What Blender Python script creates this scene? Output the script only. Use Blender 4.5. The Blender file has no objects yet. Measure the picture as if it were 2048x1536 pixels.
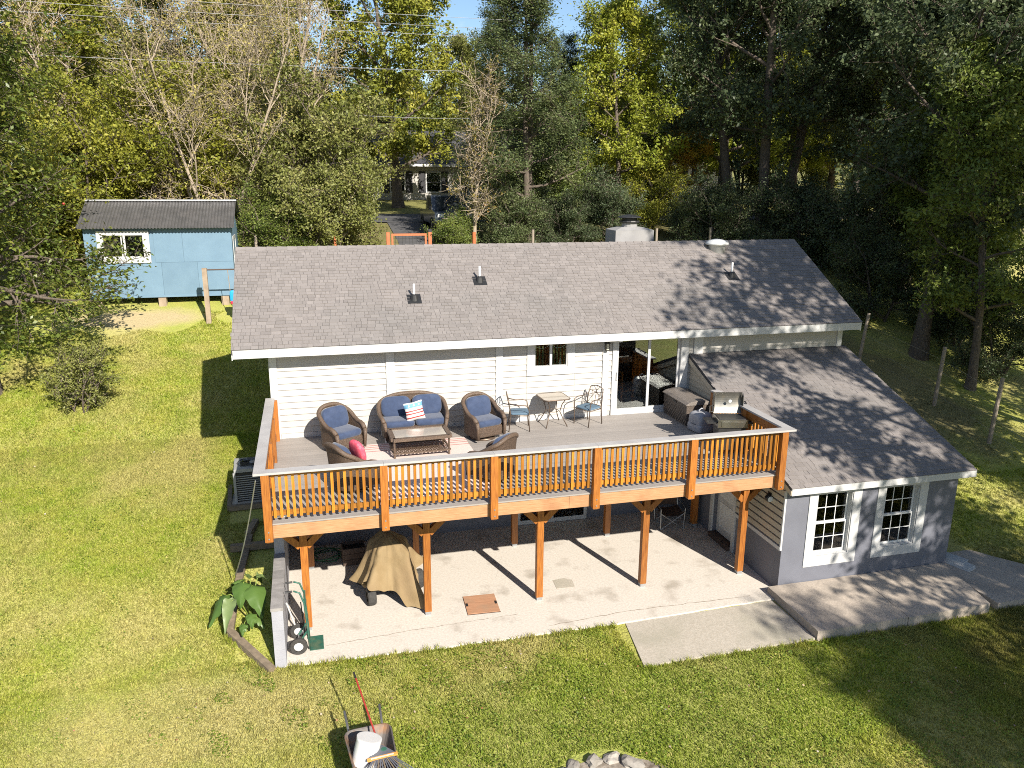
import bpy, math, random
import numpy as np
from mathutils import Matrix, Vector
PI = math.pi
R = math.radians
random.seed(7)
rng = np.random.default_rng(7)
scene = bpy.context.scene
C = scene.collection

# ---------------------------------------------------------------- camera, sky, sun, exposure
YAW, PIT, ROL, FOC = 0.2575, 0.2557, 0.0065, 27.567
CAM = Vector((0.957, -13.38, 8.726))
fw = Vector((math.sin(YAW) * math.cos(PIT), math.cos(YAW) * math.cos(PIT), -math.sin(PIT)))
rt = Vector((math.cos(YAW), -math.sin(YAW), 0))
up = rt.cross(fw)
r2 = rt * math.cos(ROL) + up * math.sin(ROL)
u2 = up * math.cos(ROL) - rt * math.sin(ROL)
cd = bpy.data.cameras.new('camera')
cd.lens = FOC; cd.sensor_width = 36; cd.sensor_fit = 'HORIZONTAL'; cd.clip_start = 0.1; cd.clip_end = 800
cam = bpy.data.objects.new('camera', cd); C.objects.link(cam)
m = Matrix((r2, u2, -fw)).transposed().to_4x4(); m.translation = CAM
cam.matrix_world = m
scene.camera = cam

SUN_TO = Vector((0.30, -1.0, 0.69)).normalized()      # towards the sun: front right
elev = math.asin(SUN_TO.z); azim = math.atan2(SUN_TO.x, SUN_TO.y)
w = bpy.data.worlds.new('World'); scene.world = w; w.use_nodes = True
nt = w.node_tree; nt.nodes.clear()
out = nt.nodes.new('ShaderNodeOutputWorld'); bg = nt.nodes.new('ShaderNodeBackground')
sky = nt.nodes.new('ShaderNodeTexSky'); sky.sky_type = 'NISHITA'; sky.sun_disc = False
sky.sun_elevation = elev; sky.sun_rotation = azim; sky.air_density = 1.0; sky.dust_density = 0.2; sky.ozone_density = 3.0
tc = nt.nodes.new('ShaderNodeTexCoord'); mp = nt.nodes.new('ShaderNodeMapping'); mp.inputs['Scale'].default_value = (3.0, 3.0, 7.0)
nz = nt.nodes.new('ShaderNodeTexNoise'); nz.inputs['Scale'].default_value = 2.2; nz.inputs['Detail'].default_value = 7
rp = nt.nodes.new('ShaderNodeValToRGB'); rp.color_ramp.elements[0].position = 0.54; rp.color_ramp.elements[1].position = 0.70
mx = nt.nodes.new('ShaderNodeMix'); mx.data_type = 'RGBA'
mx.inputs['B'].default_value = (7.5, 7.8, 8.4, 1)
nt.links.new(tc.outputs['Generated'], mp.inputs['Vector']); nt.links.new(mp.outputs[0], nz.inputs['Vector'])
nt.links.new(nz.outputs['Fac'], rp.inputs['Fac']); nt.links.new(rp.outputs['Color'], mx.inputs['Factor'])
nt.links.new(sky.outputs[0], mx.inputs['A']); nt.links.new(mx.outputs['Result'], bg.inputs['Color'])
bg.inputs['Strength'].default_value = 0.075
nt.links.new(bg.outputs[0], out.inputs['Surface'])
sl = bpy.data.lights.new('sun', 'SUN'); sl.energy = 5.0; sl.angle = R(0.5); sl.color = (1.0, 0.93, 0.82)
so = bpy.data.objects.new('sun', sl); C.objects.link(so)
so.rotation_euler = (-SUN_TO).to_track_quat('-Z', 'Y').to_euler(); so.location = (20, -40, 40)
scene.view_settings.view_transform = 'Standard'; scene.view_settings.look = 'None'
scene.view_settings.exposure = 1.0; scene.view_settings.gamma = 1.0
scene.cycles.filter_width = 1.0; scene.cycles.use_denoising = False
scene.cycles.max_bounces = 8; scene.cycles.sample_clamp_indirect = 6.0; scene.cycles.transparent_max_bounces = 12

# ---------------------------------------------------------------- materials
MAT = {}
def pm(name, c1, c2=None, scale=6.0, rough=0.7, bump=0.0, stretch=(1, 1, 1), metal=0.0, detail=5.0, tint=None,
       spec=0.5, c3=None, scale3=0.7, amt3=0.5, bscale=None, world=False, lo3=0.48, hi3=0.68, sheen=0.0, coat=0.0):
    """procedural surface: noise between two colours, optional large-scale third colour, optional per-piece tint, optional bump"""
    mt = bpy.data.materials.new(name); mt.use_nodes = True; MAT[name] = mt
    n = mt.node_tree.nodes; l = mt.node_tree.links; b = n['Principled BSDF']
    b.inputs['Roughness'].default_value = rough; b.inputs['Metallic'].default_value = metal
    b.inputs['Specular IOR Level'].default_value = spec
    if sheen: b.inputs['Sheen Weight'].default_value = sheen
    if coat: b.inputs['Coat Weight'].default_value = coat
    if world:
        co = n.new('ShaderNodeNewGeometry').outputs['Position']
    else:
        co = n.new('ShaderNodeTexCoord').outputs['Object']
    mpn = n.new('ShaderNodeMapping'); mpn.inputs['Scale'].default_value = stretch; l.new(co, mpn.inputs['Vector'])
    vec = mpn.outputs[0]
    c2 = c2 or tuple(x * 0.8 for x in c1)
    nz = n.new('ShaderNodeTexNoise'); nz.inputs['Scale'].default_value = scale; nz.inputs['Detail'].default_value = detail
    l.new(vec, nz.inputs['Vector'])
    rp = n.new('ShaderNodeValToRGB'); rp.color_ramp.elements[0].position = 0.33; rp.color_ramp.elements[1].position = 0.67
    rp.color_ramp.elements[0].color = (*c1, 1); rp.color_ramp.elements[1].color = (*c2, 1)
    l.new(nz.outputs['Fac'], rp.inputs['Fac'])
    col = rp.outputs['Color']
    if c3:
        n3 = n.new('ShaderNodeTexNoise'); n3.inputs['Scale'].default_value = scale3; n3.inputs['Detail'].default_value = 4
        l.new(co, n3.inputs['Vector'])
        r3 = n.new('ShaderNodeValToRGB'); r3.color_ramp.elements[0].position = lo3; r3.color_ramp.elements[1].position = hi3
        r3.color_ramp.elements[0].color = (0, 0, 0, 1); r3.color_ramp.elements[1].color = (amt3, amt3, amt3, 1)
        l.new(n3.outputs['Fac'], r3.inputs['Fac'])
        mxx = n.new('ShaderNodeMix'); mxx.data_type = 'RGBA'; l.new(r3.outputs['Color'], mxx.inputs['Factor'])
        l.new(col, mxx.inputs['A']); mxx.inputs['B'].default_value = (*c3, 1); col = mxx.outputs['Result']
    if tint:
        at = n.new('ShaderNodeAttribute'); at.attribute_name = 'tint'
        mr = n.new('ShaderNodeMapRange'); mr.inputs['To Min'].default_value = tint[0]; mr.inputs['To Max'].default_value = tint[1]
        l.new(at.outputs['Fac'], mr.inputs['Value'])
        vm = n.new('ShaderNodeVectorMath'); vm.operation = 'SCALE'
        l.new(col, vm.inputs[0]); l.new(mr.outputs[0], vm.inputs['Scale']); col = vm.outputs[0]
    l.new(col, b.inputs['Base Color'])
    if bump:
        bp = n.new('ShaderNodeBump'); bp.inputs['Strength'].default_value = bump; bp.inputs['Distance'].default_value = 0.02
        src = nz
        if bscale:
            src = n.new('ShaderNodeTexNoise'); src.inputs['Scale'].default_value = bscale; src.inputs['Detail'].default_value = 4
            l.new(vec, src.inputs['Vector'])
        l.new(src.outputs['Fac'], bp.inputs['Height']); l.new(bp.outputs[0], b.inputs['Normal'])
    return mt

def leafmat(name, cols, rough=0.5, trans=0.4, spec=0.35):
    """foliage: colour ramp over the per-leaf tint; a share of the light passes through the leaf"""
    mt = bpy.data.materials.new(name); mt.use_nodes = True; MAT[name] = mt
    n = mt.node_tree.nodes; l = mt.node_tree.links; b = n['Principled BSDF']; o = n['Material Output']
    at = n.new('ShaderNodeAttribute'); at.attribute_name = 'tint'
    rp = n.new('ShaderNodeValToRGB'); e = rp.color_ramp.elements
    while len(e) < len(cols): e.new(0.5)
    for i, c in enumerate(cols):
        e[i].position = i / (len(cols) - 1); e[i].color = (*c, 1)
    l.new(at.outputs['Fac'], rp.inputs['Fac']); l.new(rp.outputs['Color'], b.inputs['Base Color'])
    b.inputs['Roughness'].default_value = rough; b.inputs['Specular IOR Level'].default_value = spec
    tr = n.new('ShaderNodeBsdfTranslucent'); ms = n.new('ShaderNodeMixShader'); ms.inputs[0].default_value = trans
    l.new(rp.outputs['Color'], tr.inputs['Color']); l.new(b.outputs[0], ms.inputs[1]); l.new(tr.outputs[0], ms.inputs[2])
    l.new(ms.outputs[0], o.inputs['Surface'])
    return mt

def glassmat(name, tint=(0.9, 0.95, 0.93), refl=1.0):
    mt = bpy.data.materials.new(name); mt.use_nodes = True; MAT[name] = mt
    n = mt.node_tree.nodes; l = mt.node_tree.links; n.remove(n['Principled BSDF']); o = n['Material Output']
    t = n.new('ShaderNodeBsdfTransparent'); t.inputs[0].default_value = (*tint, 1)
    g = n.new('ShaderNodeBsdfGlossy'); g.inputs['Roughness'].default_value = 0.01
    f = n.new('ShaderNodeFresnel'); f.inputs['IOR'].default_value = 1.5 + 0.5 * refl
    ms = n.new('ShaderNodeMixShader'); l.new(f.outputs[0], ms.inputs[0]); l.new(t.outputs[0], ms.inputs[1]); l.new(g.outputs[0], ms.inputs[2])
    l.new(ms.outputs[0], o.inputs['Surface'])
    return mt

# ---------------------------------------------------------------- mesh building
class MB:
    def __init__(s):
        s.v = []; s.f = []; s.t = []
    def add(s, vs, fs, t=0.5):
        o = len(s.v)
        s.v.extend([tuple(p) for p in vs]); s.f.extend([tuple(i + o for i in f) for f in fs]); s.t.extend([t] * len(vs))
        return s
    BF = [(0, 3, 2, 1), (4, 5, 6, 7), (0, 1, 5, 4), (1, 2, 6, 5), (2, 3, 7, 6), (3, 0, 4, 7)]
    def box(s, x0, x1, y0, y1, z0, z1, t=0.5):
        return s.add([(x0, y0, z0), (x1, y0, z0), (x1, y1, z0), (x0, y1, z0), (x0, y0, z1), (x1, y0, z1), (x1, y1, z1), (x0, y1, z1)], s.BF, t)
    def bar(s, a, b, w, h, upv=(0, 0, 1), t=0.5):
        a = Vector(a); b = Vector(b); d = (b - a).normalized(); u = Vector(upv)
        sx = d.cross(u)
        if sx.length < 1e-4: sx = d.cross(Vector((1, 0, 0)))
        sx.normalize(); uz = sx.cross(d).normalized()
        q = []
        for e in (a, b):
            for (i, j) in ((-1, -1), (1, -1), (1, 1), (-1, 1)): q.append(e + sx * (i * w / 2) + uz * (j * h / 2))
        return s.add(q, [(0, 3, 2, 1), (4, 5, 6, 7), (0, 1, 5, 4), (1, 2, 6, 5), (2, 3, 7, 6), (3, 0, 4, 7)][::1], t)
    def tube(s, pts, r, n=6, caps=True, t=0.5, closed=False):
        pts = [Vector(p) for p in pts]; k = len(pts)
        rr = r if isinstance(r, (list, tuple)) else [r] * k
        vs = []; fs = []; prev = None
        for i, p in enumerate(pts):
            if closed: d = pts[(i + 1) % k] - pts[i - 1]
            else: d = pts[min(i + 1, k - 1)] - pts[max(i - 1, 0)]
            d.normalize()
            if prev is None: a = d.orthogonal().normalized()
            else:
                a = prev - d * prev.dot(d)
                a = a.normalized() if a.length > 1e-6 else d.orthogonal().normalized()
            prev = a; b = d.cross(a)
            for j in range(n):
                an = 2 * PI * j / n; vs.append(p + (a * math.cos(an) + b * math.sin(an)) * rr[i])
        for i in range(k if closed else k - 1):
            i2 = (i + 1) % k
            for j in range(n): fs.append((i * n + j, i * n + (j + 1) % n, i2 * n + (j + 1) % n, i2 * n + j))
        if caps and not closed: fs.append(tuple(range(n))[::-1]); fs.append(tuple(range((k - 1) * n, k * n)))
        return s.add(vs, fs, t)
    def lathe(s, prof, n=16, c=(0, 0, 0), axis='z', t=0.5, caps=True):
        vs = []; fs = []
        for (r, z) in prof:
            for j in range(n):
                a = 2 * PI * j / n; p = (r * math.cos(a), r * math.sin(a), z)
                if axis == 'x': p = (p[2], p[0], p[1])
                if axis == 'y': p = (p[1], p[2], p[0])
                vs.append((p[0] + c[0], p[1] + c[1], p[2] + c[2]))
        for i in range(len(prof) - 1):
            for j in range(n): fs.append((i * n + j, i * n + (j + 1) % n, (i + 1) * n + (j + 1) % n, (i + 1) * n + j))
        if caps: fs.append(tuple(range(n))[::-1]); fs.append(tuple(range((len(prof) - 1) * n, len(prof) * n)))
        return s.add(vs, fs, t)
    def rbox(s, c, size, e=0.35, nu=20, nv=12, rot=None, t=0.5):
        """rounded cushion: superellipsoid"""
        def sg(x, p): return math.copysign(abs(x) ** p, x)
        vs = []; fs = []
        for i in range(nv + 1):
            ph = -PI / 2 + PI * i / nv
            for j in range(nu):
                th = 2 * PI * j / nu
                p = Vector((sg(math.cos(ph), e) * sg(math.cos(th), e) * size[0] / 2, sg(math.cos(ph), e) * sg(math.sin(th), e) * size[1] / 2, sg(math.sin(ph), e * 1.6) * size[2] / 2))
                if rot is not None: p = rot @ p
                vs.append(p + Vector(c))
        for i in range(nv):
            for j in range(nu): fs.append((i * nu + j, i * nu + (j + 1) % nu, (i + 1) * nu + (j + 1) % nu, (i + 1) * nu + j))
        return s.add(vs, fs, t)
    def prism(s, poly, a, b, axis='x', t=0.5):
        """poly of 2-D points extruded from a to b along an axis"""
        k = len(poly); vs = []
        for e in (a, b):
            for (p, q) in poly:
                vs.append({'x': (e, p, q), 'y': (p, e, q), 'z': (p, q, e)}[axis])
        fs = [tuple(range(k))[::-1], tuple(range(k, 2 * k))] + [(i, (i + 1) % k, k + (i + 1) % k, k + i) for i in range(k)]
        return s.add(vs, fs, t)
    def mesh(s, name, mat, smooth=False):
        me = bpy.data.meshes.new(name); me.from_pydata(s.v, [], s.f)
        at = me.attributes.new('tint', 'FLOAT', 'POINT'); at.data.foreach_set('value', np.array(s.t, dtype=np.float32))
        me.materials.append(MAT[mat]); fixnormals(me)
        if smooth: me.polygons.foreach_set('use_smooth', [True] * len(me.polygons))
        return me
    def build(s, name, mat, parent=None, smooth=False):
        return link(name, s.mesh(name, mat, smooth), parent)

def fixnormals(me):
    import bmesh
    bm = bmesh.new(); bm.from_mesh(me); bmesh.ops.recalc_face_normals(bm, faces=bm.faces); bm.to_mesh(me); bm.free()
def link(name, me, parent=None, loc=None, rz=None):
    o = bpy.data.objects.new(name, me); C.objects.link(o)
    if parent is not None:
        o.parent = parent
        if parent.get('_w'): o.matrix_parent_inverse = Matrix.Translation(-Vector(parent['_w']))
    if loc is not None: o.location = loc
    if rz is not None: o.rotation_euler.z = rz
    return o
def tag(o, label=None, cat=None, group=None, kind=None):
    if label: o['label'] = label
    if cat: o['category'] = cat
    if group: o['group'] = group
    if kind: o['kind'] = kind
    return o
def thing(name, label, cat, loc=(0, 0, 0), rz=0, group=None, worldparts=False):
    """an Empty at the thing's base; with worldparts its parts are given in world coordinates"""
    o = bpy.data.objects.new(name, None); C.objects.link(o); o.empty_display_size = 0.2
    o.location = loc; o.rotation_euler = (0, 0, rz)
    if worldparts: o['_w'] = list(loc)
    return tag(o, label, cat, group)
def copy_tree(o, parent=None):
    c = o.copy(); C.objects.link(c); c.parent = parent
    for ch in o.children: copy_tree(ch, c)
    return c
def struct(o): o['kind'] = 'structure'; return o
def np_mesh(name, V, F, mat, tint=None, smooth=False):
    """fast mesh from arrays; F is (n,3) or (n,4)"""
    me = bpy.data.meshes.new(name); k = F.shape[1]
    me.vertices.add(len(V)); me.vertices.foreach_set('co', np.ascontiguousarray(V, dtype=np.float32).ravel())
    me.loops.add(F.size); me.loops.foreach_set('vertex_index', np.ascontiguousarray(F, dtype=np.int32).ravel())
    me.polygons.add(len(F)); me.polygons.foreach_set('loop_start', np.arange(0, F.size, k, dtype=np.int32))
    me.update(calc_edges=True)
    if tint is not None:
        at = me.attributes.new('tint', 'FLOAT', 'POINT'); at.data.foreach_set('value', np.ascontiguousarray(tint, dtype=np.float32))
    if smooth: me.polygons.foreach_set('use_smooth', np.ones(len(F), dtype=bool))
    me.materials.append(MAT[mat]); me.validate(); return me

# ---------------------------------------------------------------- measures of the place (metres; patio = 0)
HD = 2.83      # deck surface
DL = 10.28     # deck length
DW = 4.80      # front wall of the house
PY = [-30, -4, -1.0, 0, 1, 2, 3, 5, 8, 11, 14, 17.5, 20, 24, 28, 33, 40, 60, 120, 300]
PZ = [-0.6, -0.15, -0.05, -0.03, 0.18, 0.4, 0.62, 0.98, 1.45, 2.15, 2.9, 4.1, 4.9, 5.9, 6.45, 6.72, 7.15, 7.9, 10, 16]
def prof(y): return np.interp(y, PY, PZ)
def gz(x, y):
    z = float(prof(y))
    if x > 15 : z = min(z, z) 
    return z
pm('white_trim', (0.46, 0.46, 0.457), (0.43, 0.43, 0.427), 3, 0.45)
pm('siding', (0.41, 0.39, 0.36), (0.385, 0.366, 0.337), 9, 0.55, 0.05, (1, 1, 6), tint=(0.97, 1.02))
pm('tan_siding', (0.44, 0.385, 0.30), (0.40, 0.35, 0.275), 9, 0.55, 0.05, (1, 1, 6), tint=(0.96, 1.03))
pm('grey_paint', (0.130, 0.135, 0.162), (0.115, 0.119, 0.143), 2.5, 0.65, 0.12, bscale=45, world=True)
pm('block_paint', (0.31, 0.31, 0.34), (0.265, 0.265, 0.295), 4, 0.8, 0.25, bscale=40, world=True)
pm('block_top', (0.25, 0.235, 0.225), (0.19, 0.178, 0.17), 9, 0.9, 0.3, bscale=60, tint=(0.85, 1.15), world=True)
pm('shingle', (0.225, 0.204, 0.194), (0.19, 0.172, 0.164), 60, 0.92, 0.35, tint=(0.88, 1.10), spec=0.2, bscale=160, world=True, c3=(0.16, 0.155, 0.15), scale3=0.5, amt3=0.4)
pm('fascia', (0.46, 0.46, 0.457), (0.43, 0.43, 0.427), 2, 0.5, world=True)
pm('deck_board', (0.295, 0.268, 0.245), (0.25, 0.227, 0.21), 7, 0.6, 0.12, (0.25, 5, 5), tint=(0.92, 1.07), world=True)
pm('cap_board', (0.39, 0.375, 0.365), (0.33, 0.317, 0.31), 5, 0.55, 0.08, (0.6, 0.6, 4), world=True, c3=(0.30, 0.28, 0.27), scale3=1.2, amt3=0.5)
pm('cedar', (0.41, 0.168, 0.018), (0.29, 0.102, 0.012), 5, 0.42, 0.12, (7, 7, 0.7), tint=(0.58, 1.30), spec=0.5, c3=(0.43, 0.20, 0.03), scale3=2.2, amt3=0.5)
pm('cedar_rail', (0.39, 0.165, 0.028), (0.29, 0.108, 0.018), 5, 0.42, 0.12, (0.7, 7, 7), tint=(0.70, 1.30), spec=0.5)
pm('cedar_post', (0.37, 0.137, 0.022), (0.215, 0.066, 0.010), 9, 0.5, 0.2, (9, 9, 0.5), tint=(0.75, 1.2), world=True)
pm('rim_wood', (0.45, 0.255, 0.135), (0.31, 0.155, 0.068), 7, 0.6, 0.25, (0.45, 8, 15), world=True, c3=(0.27, 0.115, 0.05), scale3=1.6, amt3=0.7)
pm('joist_wood', (0.30, 0.17, 0.085), (0.24, 0.13, 0.065), 6, 0.8, 0, (1, 1, 1))
pm('concrete', (0.575, 0.53, 0.472), (0.475, 0.434, 0.382), 22, 0.88, 0.12, c3=(0.24, 0.205, 0.16), scale3=1.5, amt3=0.75, lo3=0.56, hi3=0.76, world=True, detail=9, bscale=30)
pm('concrete_old', (0.43, 0.39, 0.33), (0.345, 0.31, 0.255), 24, 0.9, 0.25, c3=(0.30, 0.28, 0.22), scale3=0.9, amt3=0.8, world=True, detail=9, bscale=40)
pm('concrete_rose', (0.44, 0.375, 0.31), (0.335, 0.285, 0.235), 24, 0.9, 0.12, c3=(0.24, 0.21, 0.18), scale3=1.1, amt3=0.7, world=True, detail=9, bscale=60)
pm('chimney_render', (0.27, 0.265, 0.265), (0.22, 0.215, 0.215), 3, 0.9, 0.2, world=True, c3=(0.3, 0.29, 0.28), scale3=1.5, amt3=0.5)
pm('wicker', (0.115, 0.075, 0.05), (0.052, 0.034, 0.023), 40, 0.5, 0.9, (1, 1, 2.2), bscale=75, detail=2)
pm('wicker_rim', (0.13, 0.088, 0.06), (0.07, 0.046, 0.031), 60, 0.5, 0.6, bscale=90)
pm('navy', (0.027, 0.046, 0.10), (0.021, 0.036, 0.08), 14, 0.85, 0.15, c3=(0.042, 0.062, 0.12), scale3=4, amt3=0.7, bscale=120, sheen=0.3)
pm('sky_cushion', (0.09, 0.145, 0.20), (0.075, 0.125, 0.175), 12, 0.85, 0.1)
pm('pink', (0.72, 0.085, 0.13), (0.6, 0.06, 0.10), 22, 0.85, 0.1, c3=(0.8, 0.2, 0.25), scale3=20, amt3=0.6)
pm('bronze', (0.17, 0.125, 0.095), (0.12, 0.088, 0.066), 20, 0.42, metal=0.6)
pm('table_glass', (0.34, 0.30, 0.25), (0.30, 0.265, 0.22), 8, 0.12)
pm('resin', (0.105, 0.082, 0.066), (0.08, 0.062, 0.05), 30, 0.45, 0.8, bscale=55)
pm('resin_lid', (0.20, 0.172, 0.15), (0.16, 0.138, 0.12), 30, 0.4, 0.7, bscale=55)
pm('grey_plastic', (0.30, 0.305, 0.33), (0.27, 0.275, 0.295), 5, 0.42)
pm('dark_plastic', (0.11, 0.115, 0.135), (0.09, 0.095, 0.11), 5, 0.45)
pm('black', (0.015, 0.015, 0.016), (0.022, 0.022, 0.022), 12, 0.5)
pm('steel', (0.34, 0.335, 0.32), (0.26, 0.255, 0.245), 5, 0.26, metal=0.9, c3=(0.28, 0.22, 0.16), scale3=6, amt3=0.5)
pm('lid_steel', (0.16, 0.155, 0.14), (0.11, 0.108, 0.10), 5, 0.38, metal=0.8, c3=(0.22, 0.19, 0.15), scale3=6, amt3=0.5)
pm('galv', (0.45, 0.46, 0.47), (0.36, 0.37, 0.38), 8, 0.42, metal=0.7)
pm('tarp', (0.235, 0.17, 0.088), (0.19, 0.132, 0.062), 4, 0.88, 0.35, c3=(0.19, 0.13, 0.068), scale3=1.7, amt3=0.7, bscale=22)
pm('rubber', (0.028, 0.027, 0.026), (0.045, 0.042, 0.038), 18, 0.85, 0.3)
pm('green_metal', (0.028, 0.115, 0.082), (0.024, 0.09, 0.066), 10, 0.45, c3=(0.10, 0.13, 0.08), scale3=6, amt3=0.6)
pm('brown_wood', (0.085, 0.055, 0.042), (0.06, 0.04, 0.03), 6, 0.75, 0.2, (6, 1, 1))
pm('plywood', (0.42, 0.225, 0.13), (0.34, 0.175, 0.098), 4, 0.8, 0.15, (1, 8, 8), c3=(0.30, 0.20, 0.13), scale3=3, amt3=0.6)
pm('timber', (0.20, 0.155, 0.105), (0.13, 0.10, 0.068), 5, 0.92, 0.5, (2, 2, 6), world=True, tint=(0.8, 1.2))
pm('grey_post', (0.30, 0.25, 0.20), (0.21, 0.175, 0.14), 7, 0.9, 0.3, (6, 6, 0.8))
pm('white_plastic', (0.62, 0.62, 0.61), (0.58, 0.58, 0.57), 4, 0.35)
pm('rust_tray', (0.115, 0.10, 0.09), (0.085, 0.075, 0.07), 9, 0.6, 0.2, c3=(0.27, 0.13, 0.05), scale3=5, amt3=0.8)
pm('red_paint', (0.38, 0.035, 0.028), (0.30, 0.03, 0.025), 10, 0.45)
pm('orange_band', (0.72, 0.30, 0.06), (0.66, 0.27, 0.06), 10, 0.5)
pm('pale_band', (0.6, 0.55, 0.5), (0.5, 0.45, 0.4), 20, 0.5)
pm('stone', (0.30, 0.275, 0.24), (0.20, 0.18, 0.155), 7, 0.9, 0.6, tint=(0.75, 1.2), bscale=14)
pm('ash', (0.33, 0.285, 0.235), (0.12, 0.095, 0.07), 8, 0.95, 0.6, bscale=18)
pm('shed_blue', (0.128, 0.210, 0.285), (0.112, 0.188, 0.26), 3, 0.6, 0.08, tint=(0.94, 1.06), world=True)
pm('tin_roof', (0.125, 0.12, 0.118), (0.09, 0.087, 0.086), 3, 0.45, metal=0.35, world=True, c3=(0.13, 0.12, 0.115), scale3=2.5, amt3=0.4)
pm('tin_bright', (0.5, 0.51, 0.53), (0.4, 0.41, 0.43), 3, 0.4, metal=0.4)
pm('grey_wood', (0.33, 0.26, 0.19), (0.25, 0.19, 0.135), 5, 0.9, 0.2)
pm('swing_blue', (0.02, 0.30, 0.62), (0.02, 0.27, 0.56), 5, 0.35)
pm('swing_red', (0.60, 0.03, 0.07), (0.5, 0.03, 0.06), 5, 0.35)
pm('ac_metal', (0.30, 0.30, 0.295), (0.26, 0.26, 0.255), 5, 0.5)
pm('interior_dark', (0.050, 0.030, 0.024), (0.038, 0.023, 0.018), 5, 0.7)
pm('interior_grey', (0.13, 0.15, 0.135), (0.10, 0.12, 0.105), 2, 0.8)
pm('interior_floor', (0.42, 0.30, 0.19), (0.35, 0.25, 0.15), 5, 0.4, 0.05, (1, 8, 1))
pm('interior_pale', (0.55, 0.56, 0.53), (0.5, 0.51, 0.48), 5, 0.8)
pm('chair_wood', (0.40, 0.13, 0.025), (0.30, 0.09, 0.016), 6, 0.4, 0, (6, 6, 1))
pm('orange_post', (0.42, 0.135, 0.05), (0.35, 0.105, 0.04), 6, 0.6, 0.1, (6, 6, 1))
pm('roof_dark', (0.05, 0.05, 0.055), (0.035, 0.035, 0.04), 30, 0.9)
pm('shutter', (0.02, 0.02, 0.024), (0.015, 0.015, 0.018), 6, 0.6)
pm('asphalt', (0.085, 0.084, 0.088), (0.065, 0.064, 0.067), 3, 0.9, 0.2, world=True, bscale=60)
pm('car_dark', (0.03, 0.04, 0.055), (0.026, 0.035, 0.048), 3, 0.25, coat=0.5)
pm('car_white', (0.6, 0.6, 0.6), (0.56, 0.56, 0.56), 3, 0.35, coat=0.3)
pm('wire_grey', (0.30, 0.30, 0.31), (0.26, 0.26, 0.27), 3, 0.5)
pm('bark', (0.135, 0.108, 0.085), (0.072, 0.056, 0.043), 5, 0.95, 0.7, (5, 5, 1.2), bscale=9)
pm('bark_dark', (0.070, 0.056, 0.046), (0.035, 0.028, 0.023), 5, 0.95, 0.7, (5, 5, 1.2), bscale=9)
pm('twig_tan', (0.37, 0.305, 0.225), (0.28, 0.225, 0.165), 3, 0.9)
pm('hose_green', (0.02, 0.10, 0.045), (0.02, 0.08, 0.04), 10, 0.45)
pm('brown_fabric', (0.06, 0.035, 0.025), (0.085, 0.052, 0.035), 14, 0.85)
pm('lamp_glass', (0.55, 0.52, 0.42), (0.5, 0.47, 0.38), 6, 0.25)
pm('rug_white', (0.62, 0.50, 0.455), (0.56, 0.45, 0.41), 40, 0.95, 0.2)
glassmat('glass'); glassmat('glass_blue', (0.75, 0.85, 0.82), 1.2)
leafmat('leaf_yellow', [(0.155, 0.18, 0.026), (0.225, 0.245, 0.034), (0.31, 0.315, 0.045), (0.42, 0.385, 0.06)])
leafmat('leaf_olive', [(0.12, 0.14, 0.035), (0.185, 0.205, 0.05), (0.26, 0.27, 0.08), (0.36, 0.335, 0.12)])
leafmat('leaf_green', [(0.085, 0.13, 0.03), (0.135, 0.185, 0.042), (0.20, 0.25, 0.055), (0.29, 0.32, 0.07)])
leafmat('leaf_dark', [(0.055, 0.08, 0.04), (0.085, 0.118, 0.058), (0.125, 0.16, 0.078), (0.19, 0.22, 0.09)], 0.45)
leafmat('leaf_blue', [(0.075, 0.115, 0.045), (0.115, 0.155, 0.062), (0.165, 0.20, 0.085), (0.23, 0.255, 0.105)])
leafmat('leaf_maple', [(0.18, 0.23, 0.028), (0.25, 0.295, 0.036), (0.33, 0.35, 0.045), (0.42, 0.40, 0.055)])
leafmat('leaf_orange', [(0.330, 0.165, 0.020), (0.594, 0.330, 0.033), (0.600, 0.446, 0.049), (0.600, 0.495, 0.066)])
leafmat('leaf_fruit', [(0.06, 0.09, 0.018), (0.10, 0.14, 0.025), (0.16, 0.19, 0.035), (0.29, 0.275, 0.05)], 0.42, 0.3, 0.5)
leafmat('leaf_tan', [(0.264, 0.223, 0.083), (0.363, 0.305, 0.099), (0.446, 0.388, 0.124), (0.511, 0.429, 0.148)], 0.7)
leafmat('leaf_bronze', [(0.083, 0.074, 0.023), (0.181, 0.165, 0.041), (0.314, 0.247, 0.066), (0.363, 0.198, 0.049)], 0.6)
leafmat('elephant_leaf', [(0.05, 0.105, 0.022), (0.07, 0.13, 0.028), (0.095, 0.16, 0.035), (0.17, 0.22, 0.09)], 0.4, 0.2)
leafmat('stalk', [(0.160, 0.220, 0.040), (0.200, 0.260, 0.050)], 0.5, 0.1)

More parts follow.
